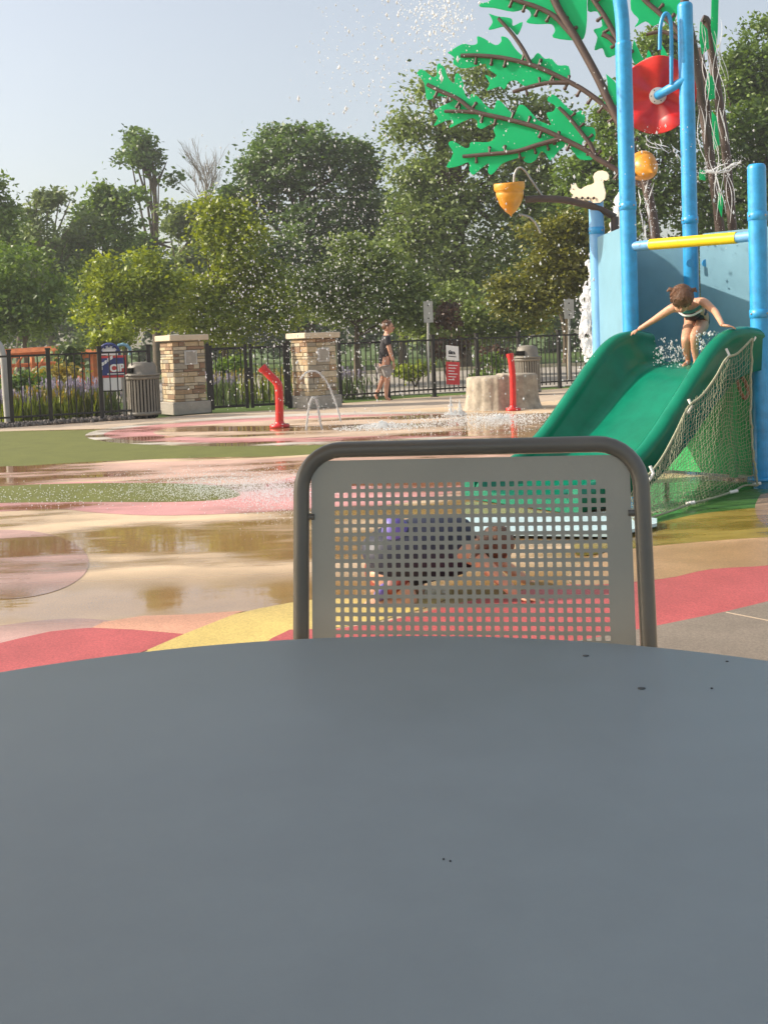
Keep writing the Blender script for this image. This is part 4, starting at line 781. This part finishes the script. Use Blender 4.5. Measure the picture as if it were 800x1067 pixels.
# acorn buckets
def acorn(label, cx, y0, y1, wpx, D, tilt, tx=R(8), grp='orange acorn tipping buckets'):
    q = D/FPX; w = wpx*q/2; h = (y1-y0)*q; base = at(cx, y1, D); root = thing('acorn_bucket', label, 'bucket', base, grp); M = rot('Y', tilt) @ rot('X', tx)
    prof = [(.0001, 0), (.03*w, .0), (.08*w, .07*h), (.35*w, .16*h), (.68*w, .36*h), (.86*w, .58*h), (.90*w, .72*h), (.86*w, .74*h), (.97*w, .78*h), (1.0*w, .84*h), (1.0*w, .96*h), (.96*w, 1.0*h), (.90*w, 1.0*h), (.88*w, .93*h), (.80*w, .6*h), (.5*w, .25*h), (.0001, .1*h)]
    b = MB(); b.lathe(prof, base, 36, 0, M); b.build('cup', MT['acorn'], root)
    for s_ in (-1, 1): b = MB(); b.lathe([(.0001, 0), (.16*w, 0), (.16*w, .05*w), (.0001, .07*w)], base+M@Vector((s_*.88*w, 0, .55*h)), 14, 0, M@rot('Y', s_*R(90))); b.build('pivot', MT['brown'], root)
    return root
DA = 10.3
acorn('upright orange acorn bucket at the end of the brown squirrel arm', 532.5, 191, 226, 32, DA, R(-3)); acorn('tipped orange acorn bucket dripping water below the red dish', 680, 150, 180, 31, 10.6, R(-25), R(-62))
root = thing('acorn_stand', 'brown curved pipe arm holding the upright acorn bucket', 'pipe arm', at(627, 214, DA)); b = MB(); b.tube(smoothpath([at(547, 208, DA), at(560, 207, DA), (at(585, 208, DA)), at(605, 212, DA), at(622, 217, DA), at(640, 226, DA+.05)], 5), .034, 12); b.build('arm_pipe', MT['brown'], root)
b = MB(); b.tube(smoothpath([at(535, 192, DA), at(536, 181, DA), at(540, 175, DA), at(546, 177, DA), at(555, 190, DA), at(566, 206, DA)], 5), .011, 8); b.tube(smoothpath([at(540, 223, DA), at(551, 226, DA), at(558, 233, DA), at(563, 243, DA)], 5), .011, 8); b.build('feed_pipe', MT['steel'], root)
b = MB(); q = Vector((at(640, 226, DA).x, DA+.05, 0)); tp = at(640, 226, DA+.05); b.tube([q, tp], .04, 12); b.build('stand_pipe', MT['brown'], root)
sq = [(593, 199), (595, 196), (594.5, 191.5), (596.8, 193.4), (599, 190.6), (600.5, 194), (602.5, 196.3), (605, 197.2), (608, 194.8), (612, 193), (616, 192.2), (618.8, 190.2), (618.5, 188), (617.5, 184), (619, 180.5), (622.5, 178.2), (627, 177.6), (631.5, 179), (634, 182.5), (633.5, 186.5), (631, 188.2), (628.5, 187.5), (627.8, 190), (629, 195), (630.5, 201), (629.5, 207), (625, 211), (618, 211.5), (614, 209), (608, 208.5), (606, 210), (602, 209.5), (602, 206), (598, 205), (599, 207), (595, 206), (597, 203), (595, 201.5)]
b = MB(); SN = Vector((-.62, -.78, 0)); SP = at(615, 205, DA-.03); b.prism([onplane(x, y, SP, SN) for x, y in sq], -SN*.014); o = b.build('squirrel_cutout', MT['cream']); tag(o, 'flat cream squirrel cutout standing on the brown pipe arm', 'cutout')
b = MB(); b.ell(onplane(596.8, 197, SP+SN*.006, SN), (.006, .004, .006), 8)
for x in (600, 606, 612, 618): b.lathe([(.0001, 0), (.014, 0), (.014, .014), (.0001, .014)], onplane(x, 206.5, SP+SN*.012, SN), 10, 0, rot('X', R(90)))
b.build('clip', MT['brown'], o)

# ------------------------------------------------------------------ water in the air
def drops(name, label, spec, m='drop'):
    ctr = []; rad = []
    for (x0, x1, y0, y1, D0, D1, n, r0, r1, wf) in spec:
        k = 0
        while k < n:
            x, y = random.uniform(x0, x1), random.uniform(y0, y1)
            if wf and random.random() > wf(x, y): continue
            D = random.uniform(D0, D1); ctr.append(at(x, y, D)); rad.append(random.uniform(r0, r1)*(.5+random.random()**3)); k += 1
    b = MB()
    ico = [Vector(v).normalized() for v in ((0, 0, 1.5), (1, 0, 0), (0, 1, 0), (-1, 0, 0), (0, -1, 0), (0, 0, -1))]; fs = [[0, 1, 2], [0, 2, 3], [0, 3, 4], [0, 4, 1], [5, 2, 1], [5, 3, 2], [5, 4, 3], [5, 1, 4]]
    for c, r_ in zip(ctr, rad):
        st = random.uniform(1, 2.4); b.add([c+Vector((v.x*r_, v.y*r_, v.z*r_*st)) for v in ico], fs, 0, True)
    return tag(b.build(name, MT[m]), label, 'spray', kind='stuff')
def gw(cx, cy, sx, sy): return lambda x, y: math.exp(-((x-cx)/sx)**2-((y-cy)/sy)**2)
drops('falling_spray', 'white drops of falling water hanging over the middle of the pad', [
    (190, 470, 130, 430, 7, 11, 2900, .0030, .0056, lambda x, y: max(.05, gw(325, 290, 90, 130)(x, y))),
    (300, 480, 0, 150, 7, 10, 330, .004, .010, gw(410, 40, 80, 110)), (420, 640, 60, 200, 8, 10, 300, .004, .008, None), (470, 620, 190, 420, 8, 11, 300, .004, .008, None), (640, 790, 130, 260, 9, 11, 350, .004, .009, None)])
drops('thrown_water', 'clear mass of thrown water against the sky near the top', [(415, 510, -30, 70, 8.5, 9.6, 650, .003, .010, gw(458, 8, 28, 38)), (330, 440, 10, 100, 8.5, 9.5, 160, .003, .009, None)], 'splash')
def gspray(name, label, spec):
    b = MB(); ico = [Vector(v) for v in ((0, 0, 1.2), (1, 0, 0), (0, 1, 0), (-1, 0, 0), (0, -1, 0), (0, 0, -1))]; fs = [[0, 1, 2], [0, 2, 3], [0, 3, 4], [0, 4, 1], [5, 2, 1], [5, 3, 2], [5, 4, 3], [5, 1, 4]]
    for cx, cy, sx, sy, n, h, r_ in spec:
        for k in range(n):
            q = gnd(random.gauss(cx, sx), random.gauss(cy, sy)); z = h*random.random()**2.2; rr = r_*random.uniform(.5, 1.3); b.add([Vector((q.x, q.y, z+.008))+v*rr for v in ico], fs, 0, True)
    return tag(b.build(name, MT['foam']), label, 'spray', kind='stuff')
gspray('ground_splash', 'white splashing drops where the falling water lands on the pad', [(235, 512, 50, 6, 6500, .14, .0032), (285, 518, 26, 9, 3500, .14, .0032), (500, 438, 40, 5, 700, .08, .007), (430, 444, 60, 5, 600, .06, .006), (70, 520, 90, 5, 600, .07, .004)])
# cascades on the tower and slide
def cascade(label, path, D, wpx, n, r_, name='water_cascade', sheet_=True):
    """tumbling water: a torn, lumpy curtain of overlapping ribbons with loose drops round it"""
    from mathutils import noise as mn
    b = MB(); q = smoothpath([at(x, y, D) for x, y in path], 16); w = wpx*D/FPX
    if sheet_:
        NW = 14
        for lay in range(3):
            vs = []; off = Vector((lay*3.1, 7*lay, 0))
            for i, p in enumerate(q):
                ww = w*(.42+.38*mn.noise(p*3.1+off)+.25*mn.noise(p*11+off))*(.55+.45*math.sin(math.pi*min(1, .12+i/len(q))))
                for j in range(NW+1):
                    x = (j/NW-.5)*2; pp = p+Vector((x*ww+.03*mn.noise(p*9+off), 0, 0)); k = Vector((pp.x*13, 0, pp.z*5))
                    vs.append(pp+Vector((.02*mn.noise(k*2), -.05*(1-x*x)-.09*mn.noise(k+off)-.05*mn.noise(k*2.7+off)+lay*.03, .03*mn.noise(k*3))))
            fs = []
            for i in range(len(q)-1):
                for j in range(NW):
                    pp = vs[i*(NW+1)+j]
                    if mn.noise(Vector((pp.x*20, lay*5, pp.z*8))) < -.22+.10*lay-.0: continue
                    fs.append([i*(NW+1)+j, i*(NW+1)+j+1, (i+1)*(NW+1)+j+1, (i+1)*(NW+1)+j])
            b.add(vs, fs, 0, False)
    else:
        for s_ in range(n):
            ph = random.uniform(0, 6.28); off = random.gauss(0, .34)*w; L_ = random.randint(len(q)//6, len(q)//3); i0 = random.randint(0, len(q)-L_-1); pts = [q[i]+Vector((off+w*.12*math.sin(i*.25+ph), .02*math.sin(i*.4+ph), 0)) for i in range(i0, i0+L_)]
            b.tube(pts, [r_*(.25+.75*math.sin(math.pi*(k+.5)/len(pts))) for k in range(len(pts))], 5)
    for s_ in range(n*12):
        p = random.choice(q)+Vector((random.gauss(0, w*.5), random.gauss(0, w*.3), random.gauss(0, .06))); b.ell(p, [r_*random.uniform(.25, .8)]*3, 6)
    return tag(b.build(name, MT['foam']), label, 'falling water', 'sheets of falling white water')
cascade('frothy white water falling left of the pale blue pole', [(627, 255), (622, 290), (616, 325), (614, 350), (620, 380), (622, 395)], 11.0, 22, 30, .014)
cascade('white water strip between the two left blue poles near their tops', [(648, 200), (645, 220), (640, 245), (636, 270), (634, 300)], 11.0, 12, 14, .012)
cascade('water running down the brown trunk under the tipped acorn', [(674, 186), (672, 205), (672, 225), (674, 250)], 10.9, 9, 14, .007, sheet_=False)
cascade('stringy water splashing on the brown trunks right of the middle pole', [(733, 20), (737, 60), (740, 110), (744, 150), (749, 190), (754, 242)], 11.5, 24, 26, .0042, sheet_=False)
cascade('thin water strings dropping from the red dish rim', [(676, 140), (682, 150), (700, 160), (712, 185)], 10.0, 14, 8, .005, sheet_=False)
cascade('knot of water bursting beside the middle pole', [(732, 176), (745, 180), (758, 172), (768, 168)], 11.2, 16, 26, .006, sheet_=False)
drops('slide_splash', 'drops splashing round the feet of the bending girl', [(680, 716, 352, 385, 8.7, 9.2, 260, .004, .009, gw(700, 370, 16, 12)), (725, 748, 345, 365, 8.5, 8.8, 120, .004, .009, None)])

# ------------------------------------------------------------------ girl on the slide
def P3(*a): return at(*a)
root = thing('person', 'girl in a dark swimsuit bending forward at the top of the green slide', 'person', P3(718, 383, 8.8))
pel = P3(727, 334, 9.0); che = P3(719, 321, 8.82); nk = P3(714, 315, 8.72); hd = P3(709.5, 312, 8.60); shL = P3(701, 320, 8.80); shR = P3(732, 314, 8.68)
elL = P3(680, 334, 8.95); wrL = P3(664, 344, 9.03); elR = P3(745, 325, 8.45); wrR = P3(752.5, 339, 8.15)
hiL = P3(719, 338, 8.98); hiR = P3(732, 338, 8.93); knL = P3(714, 354, 8.74); knR = P3(723, 350, 8.70); anL = P3(717, 377, 8.86); anR = P3(725, 377, 8.76); toL = P3(711, 382, 8.74); toR = P3(722, 384, 8.62)
mid = (pel+che)/2+Vector((.01, 0, .05))
nodes = [(pel, .082), (mid, .082), (che, .085), (nk, .038), (hd, .045), (shL, .042), (elL, .028), (wrL, .020), (shR, .042), (elR, .028), (wrR, .020), (hiL, .062), ((hiL+knL)/2, .055), (knL, .042), ((knL+anL)/2+Vector((.0, .02, 0)), .036), (anL, .022), (toL, .02), (hiR, .062), ((hiR+knR)/2, .055), (knR, .042), ((knR+anR)/2+Vector((0, .02, 0)), .036), (anR, .022), (toR, .02)]
edges = [(0, 1), (1, 2), (2, 3), (3, 4), (2, 5), (5, 6), (6, 7), (2, 8), (8, 9), (9, 10), (0, 11), (11, 12), (12, 13), (13, 14), (14, 15), (15, 16), (0, 17), (17, 18), (18, 19), (19, 20), (20, 21), (21, 22)]
V, F = skinned(nodes, edges); b = MB(); b.add(V, F, 0, True)
fw = Vector((-.22, -.78, -.85)); Mh = head(b, hd, .098, fw, Vector((0, -.3, 1)), 0)
hand(b, wrL, Vector((-.75, .1, -.4)), Vector((0, -.2, 1)), .11, 0, .8, -1); hand(b, wrR, Vector((.9, -.25, -.15)), Vector((0, 0, 1)), .11, 0, .5, 1)
b.build('body', [MT['skin'], MT['eye'], MT['lip']], root)
b = MB()
for k in range(140):   # wet strands combed over the skull
    a = random.uniform(0, 6.28); t0 = random.uniform(.0, .5); pts = []
    for j in range(5):
        th = t0+j*.30; ph = a+math.sin(j)*.1; v = Vector((math.sin(th)*math.cos(ph)*.90, math.sin(th)*math.sin(ph)*1.02-.06, math.cos(th)*1.06+.12))
        if v.y > .66 and v.z < .38: break
        pts.append(hd+Mh@(v*.100))
    if len(pts) > 2: b.tube(pts, [.012]*(len(pts)-1)+[.004], 5)
b.ell(hd+Mh@Vector((0, -.014, .022)), (.083, .092, .093), 18, 0, Mh)
for k in range(16):   # wet strands fallen over the forehead
    a = -.9+1.8*k/15; q0 = hd+Mh@Vector((math.sin(a)*.075, math.cos(a)*.082, .060)); b.tube([q0, q0+Mh@Vector((math.sin(a)*.014, math.cos(a)*.012, -.03)), q0+Mh@Vector((math.sin(a)*.012+random.uniform(-.01, .01), math.cos(a)*.010, -.03-random.uniform(.02, .055)))], [.010, .007, .003], 5)
for s_ in (-1, 1): b.tube([hd+Mh@Vector((s_*.07, -.03, .07)), hd+Mh@Vector((s_*.10, -.03, .085)), hd+Mh@Vector((s_*.115, -.04, .05))], [.02, .018, .006], 8)
b.build('hair', MT['hairg'], root)
d1 = (pel-che)
V, F = skinned([(che-Vector((0,0,.02)), .09), (mid-Vector((0, .0, .01)), .104), (pel, .115), ((hiL+hiR)/2+Vector((0, .0, -.02)), .105)], [(0, 1), (1, 2), (2, 3)]); b = MB(); b.add(V, F, 0, True)
V, F = skinned([(che+Vector((0, -.005, 0))+d1*.45, .089), (che+Vector((0, -.005, -.01)), .091), (che-d1*.12, .078)], [(0, 1), (1, 2)]); b.add(V, F, 0, True); sw = b.build('swimsuit', MT['swim'], root)
b = MB(); b.tube(smoothpath([P3(707, 325, 8.73), P3(713, 329, 8.68), P3(722, 328, 8.67), P3(731, 323, 8.66)], 5), .009, 8); b.build('white_trim', MT['swimwhite'], sw)
b = MB(); b.tube(smoothpath([P3(706, 320, 8.73), P3(712, 325, 8.69), P3(722, 324, 8.67), P3(731, 318, 8.66)], 5), .014, 8); b.build('teal_band', MT['swimteal'], sw)

# ------------------------------------------------------------------ walking man
D = 22.0; root = thing('person', 'barefoot man in dark t-shirt and grey shorts walking beside the fence', 'person', gnd(398, 418))
def m_(x, y, d=0): return at(x, y, D+d)
pel = m_(401, 376); che = m_(402, 357); nk = m_(403, 347.5); hd = m_(404.5, 341)
V, F = skinned([(pel, (.15, .13)), (m_(401.5, 366), (.135, .12)), (che, (.165, .13)), (nk, .055), (m_(404, 343.5), .06), (m_(403, 352, -.17), .06), (m_(406, 365, -.20), .045), (m_(410, 377, -.16), .034), (m_(402, 352, .17), .06), (m_(397, 365, .2), .045), (m_(396, 378, .16), .034),
                (m_(402, 380, -.09), .09), (m_(403.5, 396, -.09), .062), (m_(402.5, 405, -.09), .052), (m_(402.5, 414.5, -.09), .035), (m_(407, 416.8, -.1), .03), (m_(400, 380, .09), .09), (m_(399, 394, .09), .06), (m_(395.5, 403, .09), .05), (m_(391.5, 411.5, .09), .034), (m_(393, 416.3, .09), .03)],
               [(0, 1), (1, 2), (2, 3), (3, 4), (2, 5), (5, 6), (6, 7), (2, 8), (8, 9), (9, 10), (0, 11), (11, 12), (12, 13), (13, 14), (14, 15), (0, 16), (16, 17), (17, 18), (18, 19), (19, 20)])
b = MB(); b.add(V, F, 0, True); Mh = head(b, hd, .118, Vector((1, -.15, .05)), Vector((0, 0, 1)), 0)
hand(b, m_(410, 377, -.16), Vector((.1, 0, -1)), Vector((.9, -.3, 0)), .19, 0, .6, 1); hand(b, m_(396, 378, .16), Vector((0, 0, -1)), Vector((.9, .3, 0)), .19, 0, .6, 1); b.build('body', [MT['skinm'], MT['eye'], MT['lip']], root)
b = MB(); b.ell(hd+Mh@Vector((0, -.025, .035)), (.102, .118, .112), 18, 0, Mh)
for k in range(60): a = random.uniform(0, 6.28); t = random.uniform(0, 1.1); v = Mh@Vector((math.sin(t)*math.cos(a)*.102, math.sin(t)*math.sin(a)*.115-.025, math.cos(t)*.112+.035)); b.tube([hd+v*.95, hd+v*1.12], [.012, .004], 4)
b.build('hair', MT['hair'], root)
V, F = skinned([(m_(401, 381), (.13, .12)), (m_(401, 376), (.175, .155)), (m_(401.5, 366), (.165, .145)), (m_(402, 356), (.185, .15)), (m_(403, 350), .085), (m_(403, 352.5, -.19), .078), (m_(404.7, 360, -.21), .075), (m_(402, 352.5, .19), .078), (m_(399, 360, .21), .075)], [(0, 1), (1, 2), (2, 3), (3, 4), (3, 5), (5, 6), (3, 7), (7, 8)]); b = MB(); b.add(V, F, 0, True); b.build('t_shirt', MT['shirt'], root)
V, F = skinned([(m_(401, 377), (.18, .16)), (m_(402, 383, -.10), .11), (m_(404, 394, -.10), .088), (m_(400, 383, .10), .105), (m_(399, 393, .10), .088)], [(0, 1), (1, 2), (0, 3), (3, 4)]); b = MB(); b.add(V, F, 0, True); b.build('shorts', MT['shorts'], root)

# ------------------------------------------------------------------ child on hands and knees seen through the chair back
D = 5.0; root = thing('person', 'child in dark purple swimwear crouching on the wet pad behind the chair back', 'person', gnd(440, 632))
def k_(x, y, d=0): return at(x, y, D+d)
bod = [(k_(405, 583), (.13, .12)), (k_(440, 572), (.13, .12)), (k_(478, 567), (.115, .11)), (k_(500, 567), .045), (k_(511, 570), .05), (k_(490, 575, -.12), .05), (k_(515, 598, -.16), .033), (k_(540, 622, -.18), .026), (k_(490, 570, .12), .05), (k_(520, 585, .18), .033), (k_(552, 608, .2), .026),
       (k_(400, 596, -.09), .085), (k_(430, 628, -.13), .06), (k_(400, 632, -.12), .05), (k_(378, 634, -.12), .035), (k_(400, 592, .1), .085), (k_(440, 615, .14), .06), (k_(405, 618, .15), .05), (k_(380, 620, .15), .035)]
V, F = skinned(bod, [(0, 1), (1, 2), (2, 3), (3, 4), (2, 5), (5, 6), (6, 7), (2, 8), (8, 9), (9, 10), (0, 11), (11, 12), (12, 13), (13, 14), (0, 15), (15, 16), (16, 17), (17, 18)])
b = MB(); b.add(V, F, 0, True); hd = k_(517, 572); Mh = head(b, hd, .092, Vector((.45, .75, -.5)), Vector((.3, 0, 1)))
hand(b, k_(540, 622, -.18), Vector((.9, -.2, -.1)), Vector((0, 0, 1)), .12, 0, .3, 1); hand(b, k_(552, 608, .2), Vector((.9, .1, -.1)), Vector((0, 0, 1)), .12, 0, .3, -1); b.build('body', [MT['skin'], MT['eye'], MT['lip']], root)
b = MB(); b.ell(hd+Mh@Vector((0, -.02, .022)), (.084, .094, .092), 18, 0, Mh); b.tube([hd+Mh@Vector((0, -.1, .0)), hd+Mh@Vector((0, -.16, -.04)), hd+Mh@Vector((0, -.19, -.12))], [.035, .04, .008], 8); b.build('hair', MT['hair'], root)
V, F = skinned([(k_(384, 594), (.12, .12)), (k_(398, 584), (.20, .175)), (k_(440, 571), (.20, .175)), (k_(482, 567), (.17, .16)), (k_(498, 566), (.10, .10))], [(0, 1), (1, 2), (2, 3), (3, 4)]); b = MB(); b.add(V, F, 0, True); su = b.build('rash_vest', MT['swim'], root)
V, F = skinned([(k_(397, 592, -.09), .105), (k_(418, 617, -.125), .082), (k_(397, 588, .1), .10), (k_(425, 604, .13), .08)], [(0, 1), (2, 3), (0, 2)]); b = MB(); b.add(V, F, 0, True); b.build('shorts', MT['maroon'], root)
b = MB(); V, F = skinned([(k_(396, 562, -.08), (.09, .11)), (k_(430, 552, -.06), (.08, .12))], [(0, 1)]); b.add(V, F, 0, True); V, F = skinned([(k_(392, 612, -.14), .06), (k_(404, 622, -.16), .055)], [(0, 1)]); b.add(V, F, 0, True); b.build('purple_frill', MT['swimpurple'], su)

# ------------------------------------------------------------------ chair
CY = 1.40; cc = at(492, 560, CY); YAW = R(-9); LEAN = R(9)
cx = Vector((math.cos(YAW), math.sin(YAW), 0)); cyv = Vector((-math.sin(YAW), math.cos(YAW), 0))
upv = (Vector((0, 0, 1))*math.cos(LEAN)+cyv*math.sin(LEAN)); topz = at(492, 465.5, CY).z
O = Vector((cc.x-.004, CY, 0)); tp = (topz-0)/1.0
Ctop = O.copy(); Ctop.z = topz                          # centre of the top bar
def cl(x, v, n_=0.0): return Ctop+cx*x-upv*v+(-cyv*math.cos(LEAN)+Vector((0, 0, math.sin(LEAN))))*n_
root = thing('patio_chair', 'grey tubular patio chair with a square perforated back, tucked behind the table', 'chair', Vector((O.x, O.y, NEARZ)))
HW = .2250; rc = .055; frame = []
hh_ = (topz-NEARZ)/math.cos(LEAN)
frame.append(cl(-HW-.005, hh_*.62)); frame.append(cl(-HW-.002, .30))
for k in range(9): a = R(180-90*k/8); frame.append(cl(-HW+rc+rc*math.cos(a), rc-rc*math.sin(a)))
for k in range(9): a = R(90-90*k/8); frame.append(cl(HW-rc+rc*math.cos(a), rc-rc*math.sin(a)))
frame.append(cl(HW+.002, .30)); frame.append(cl(HW+.005, hh_*.62))
b = MB(); b.tube(frame, .0108, 20); b.build('back_frame', MT['tubem'], root)
seatz = NEARZ+.45
for s_ in (-1, 1):
    a = cl(s_*(HW+.005), hh_*.62); f_ = Ctop+cx*s_*(HW+.005)+cyv*.02; f_.z = NEARZ+.01
    b = MB(); b.tube(smoothpath([a, a.lerp(f_, .4)+Vector((0, 0, 0)), f_], 4), .0105, 16); lg = b.build('leg', MT['tubem'], root); b = MB(); b.lathe([(.0001, 0), (.016, 0), (.014, .03)], (f_.x, f_.y, NEARZ), 14); b.build('glide', MT['ink'], lg)
    ff = Ctop+cx*s_*(HW+.0)-cyv*.52; ff.z = NEARZ+.01; fs_ = ff.copy(); fs_.z = seatz-.02; st = Ctop+cx*s_*(HW+.005)-cyv*.06; st.z = seatz-.03
    b = MB(); b.tube(smoothpath([st, (st+fs_)/2, fs_+cyv*.04, fs_-Vector((0, 0, .04)), ff], 5), .0105, 14); lg = b.build('leg', MT['tubem'], root); b = MB(); b.lathe([(.0001, 0), (.016, 0), (.014, .03)], (ff.x, ff.y, NEARZ), 14); b.build('glide', MT['ink'], lg)
def perforated(fn, ncol, nrow, pit, hole, mgx, mgt, mgb, th, corner, skip=lambda i, j: False):
    """plate with real chamfered square holes; fn maps (x, v, n) to the world"""
    b = MB(); hwid = ncol*pit/2
    oc = [(-1, -1), (0, -1), (1, -1), (1, 0), (1, 1), (0, 1), (-1, 1), (-1, 0)]; c_ = .55
    for i in range(ncol):
        for j in range(nrow):
            X = -hwid+(i+.5)*pit; V_ = mgt+(j+.5)*pit; h_ = hole/2; P_ = pit/2
            out = [(X+a*P_, V_+d*P_) for a, d in oc]
            if skip(i, j):
                vs = [fn(x, v, n_) for n_ in (th/2, -th/2) for x, v in out]; b.add(vs, [[7, 6, 5, 4, 3, 2, 1, 0], [8, 9, 10, 11, 12, 13, 14, 15]]); continue
            ins = [(X+(a*h_ if a*d == 0 else a*h_*.93), V_+(d*h_ if a*d == 0 else d*h_*.93)) for a, d in oc]
            vs = [fn(x, v, n_) for n_ in (th/2, -th/2) for ring in (out, ins) for x, v in ring]; fs = []
            for k in range(8):
                l = (k+1) % 8; fs.append([k, 8+k, 8+l, l]); fs.append([16+l, 24+l, 24+k, 16+k]); fs.append([8+k, 24+k, 24+l, 8+l])
            b.add(vs, fs)
    ht = mgt+nrow*pit+mgb; Wd = hwid+mgx; eps = 0
    def strip(x0, x1, v0, v1, rd=None):
        b.add([fn(x, v, n_) for n_ in (th/2, -th/2) for x, v in ((x0, v0), (x1, v0), (x1, v1), (x0, v1))], [[3, 2, 1, 0], [4, 5, 6, 7], [0, 1, 5, 4], [1, 2, 6, 5], [2, 3, 7, 6], [3, 0, 4, 7]])
    strip(-Wd, -hwid, corner, ht); strip(hwid, Wd, corner, ht); strip(-hwid, hwid, mgt+nrow*pit, ht)
    top = [(hwid, mgt), (-hwid, mgt), (-hwid, corner), (-Wd, corner)] if corner > mgt else [(hwid, mgt), (-hwid, mgt)]
    pts = [(-Wd, corner)]+[(-Wd+corner-corner*math.cos(R(90*k/8)), corner-corner*math.sin(R(90*k/8))) for k in range(1, 9)]+[(Wd-corner+corner*math.sin(R(90*k/8)), corner-corner*math.cos(R(90*k/8))) for k in range(0, 8)]+[(Wd, corner), (hwid, corner), (hwid, mgt), (-hwid, mgt), (-hwid, corner)]
    n_ = len(pts); vs = [fn(x, v, th/2) for x, v in pts]+[fn(x, v, -th/2) for x, v in pts]
    b.add(vs, [list(range(n_-1, -1, -1)), list(range(n_, 2*n_))]+[[i, (i+1) % n_, n_+(i+1) % n_, n_+i] for i in range(n_)])
    return b
pit = .01172; T1 = .0145
b = perforated(lambda x, v, n_: cl(x, v+T1, n_), 31, 26, pit, .0071, .0293, .0295, .03, .0025, .026, lambda i, j: (j == 0 and i in (0, 30)) or (j == 0 and i == 1))
b.build('back_panel', MT['panelm'], root)
b = MB()
for s_ in (-1, 1):
    for v in (.09, .28): b.tube([cl(s_*(HW+.002), v), cl(s_*(HW-.018), v)], .0045, 8)
b.build('panel_tab', MT['tubem'], root)
b = perforated(lambda x, v, n_: Vector((Ctop.x, Ctop.y, seatz+n_))+cx*x-cyv*(.05+v), 26, 26, .0145, .009, .03, .03, .04, .003, .028); b.build('seat', MT['panelm'], root)

# ------------------------------------------------------------------ table
TZ = .87; TC = Vector((-.075, .45, 0)); TR = .805
root = thing('patio_table', 'large round blue-grey metal patio table filling the foreground', 'table', Vector((TC.x, TC.y, NEARZ)))
b = MB(); b.lathe([(.0001, TZ), (TR*.5, TZ), (TR-.012, TZ), (TR-.004, TZ-.002), (TR, TZ-.008), (TR, TZ-.03), (TR-.006, TZ-.034), (TR-.03, TZ-.034), (TR-.03, TZ-.006), (.0001, TZ-.006)], TC, 180); b.build('table_top', MT['table'], root)
b = MB(); b.lathe([(.045, NEARZ+.03), (.045, TZ-.006)], TC, 24); b.build('pedestal', MT['tubem'], root); b = MB(); b.lathe([(.0001, NEARZ+.003), (.30, NEARZ+.003), (.30, NEARZ+.02), (.06, NEARZ+.05)], TC, 40); b.build('base_plate', MT['tubem'], root)
def tpt(px, py): return gnd(px, py, TZ+.0005)
b = MB()
for (x, y, w, h) in ((668, 717, .0042, .0022), (610, 683, .0036, .0014), (757, 689, .0018, .003), (741, 717, .0014, .0012), (462, 895, .0009, .001), (469, 897, .0008, .001)):
    c = tpt(x, y); b.ell(c, (w, w*.8, .0007), 10)
tag(b.build('dirt_specks', MT['speck']), 'small dark specks of dirt lying on the table top', 'dirt', kind='stuff')

# ------------------------------------------------------------------ unseen sunshade, added to put table and chair in shade
pc = Vector((-1.80, .75, 0)); root = thing('added_parasol', 'added tan cloth sunshade, unseen left of the table, there to shade it', 'added_parasol', Vector((pc.x, pc.y, NEARZ)))
b = MB(); b.lathe([(.0001, 2.75), (.2, 2.73), (1.78, 2.38), (1.79, 2.27), (1.78, 2.27), (1.77, 2.365), (.2, 2.715), (.0001, 2.735)], pc, 8); b.build('canopy', MT['canopy'], root)
b = MB(); b.lathe([(.025, NEARZ), (.025, 2.73)], pc, 16); b.build('pole', MT['tubem'], root); b = MB(); b.lathe([(.0001, NEARZ+.09), (.24, NEARZ+.08), (.26, NEARZ+.003), (.0001, NEARZ+.003)], pc, 30); b.build('base', MT['mortar'], root)


# ------------------------------------------------------------------ thin morning haze round the whole scene
hm = bpy.data.materials.new('haze'); hm.use_nodes = True; hn = hm.node_tree; hn.nodes.clear(); ho = hn.nodes.new('ShaderNodeOutputMaterial'); hv = hn.nodes.new('ShaderNodeVolumePrincipled')
hv.inputs['Color'].default_value = (.93, .95, .97, 1); hv.inputs['Density'].default_value = .0013; hv.inputs['Anisotropy'].default_value = .3; hn.links.new(hv.outputs[0], ho.inputs['Volume'])
b = MB(); b.box((0, 40, 14), (260, 130, 30.2)); hz = b.build('haze', hm); hz['kind'] = 'stuff'; hz['label'] = 'thin pale haze hanging over the pad and trees'
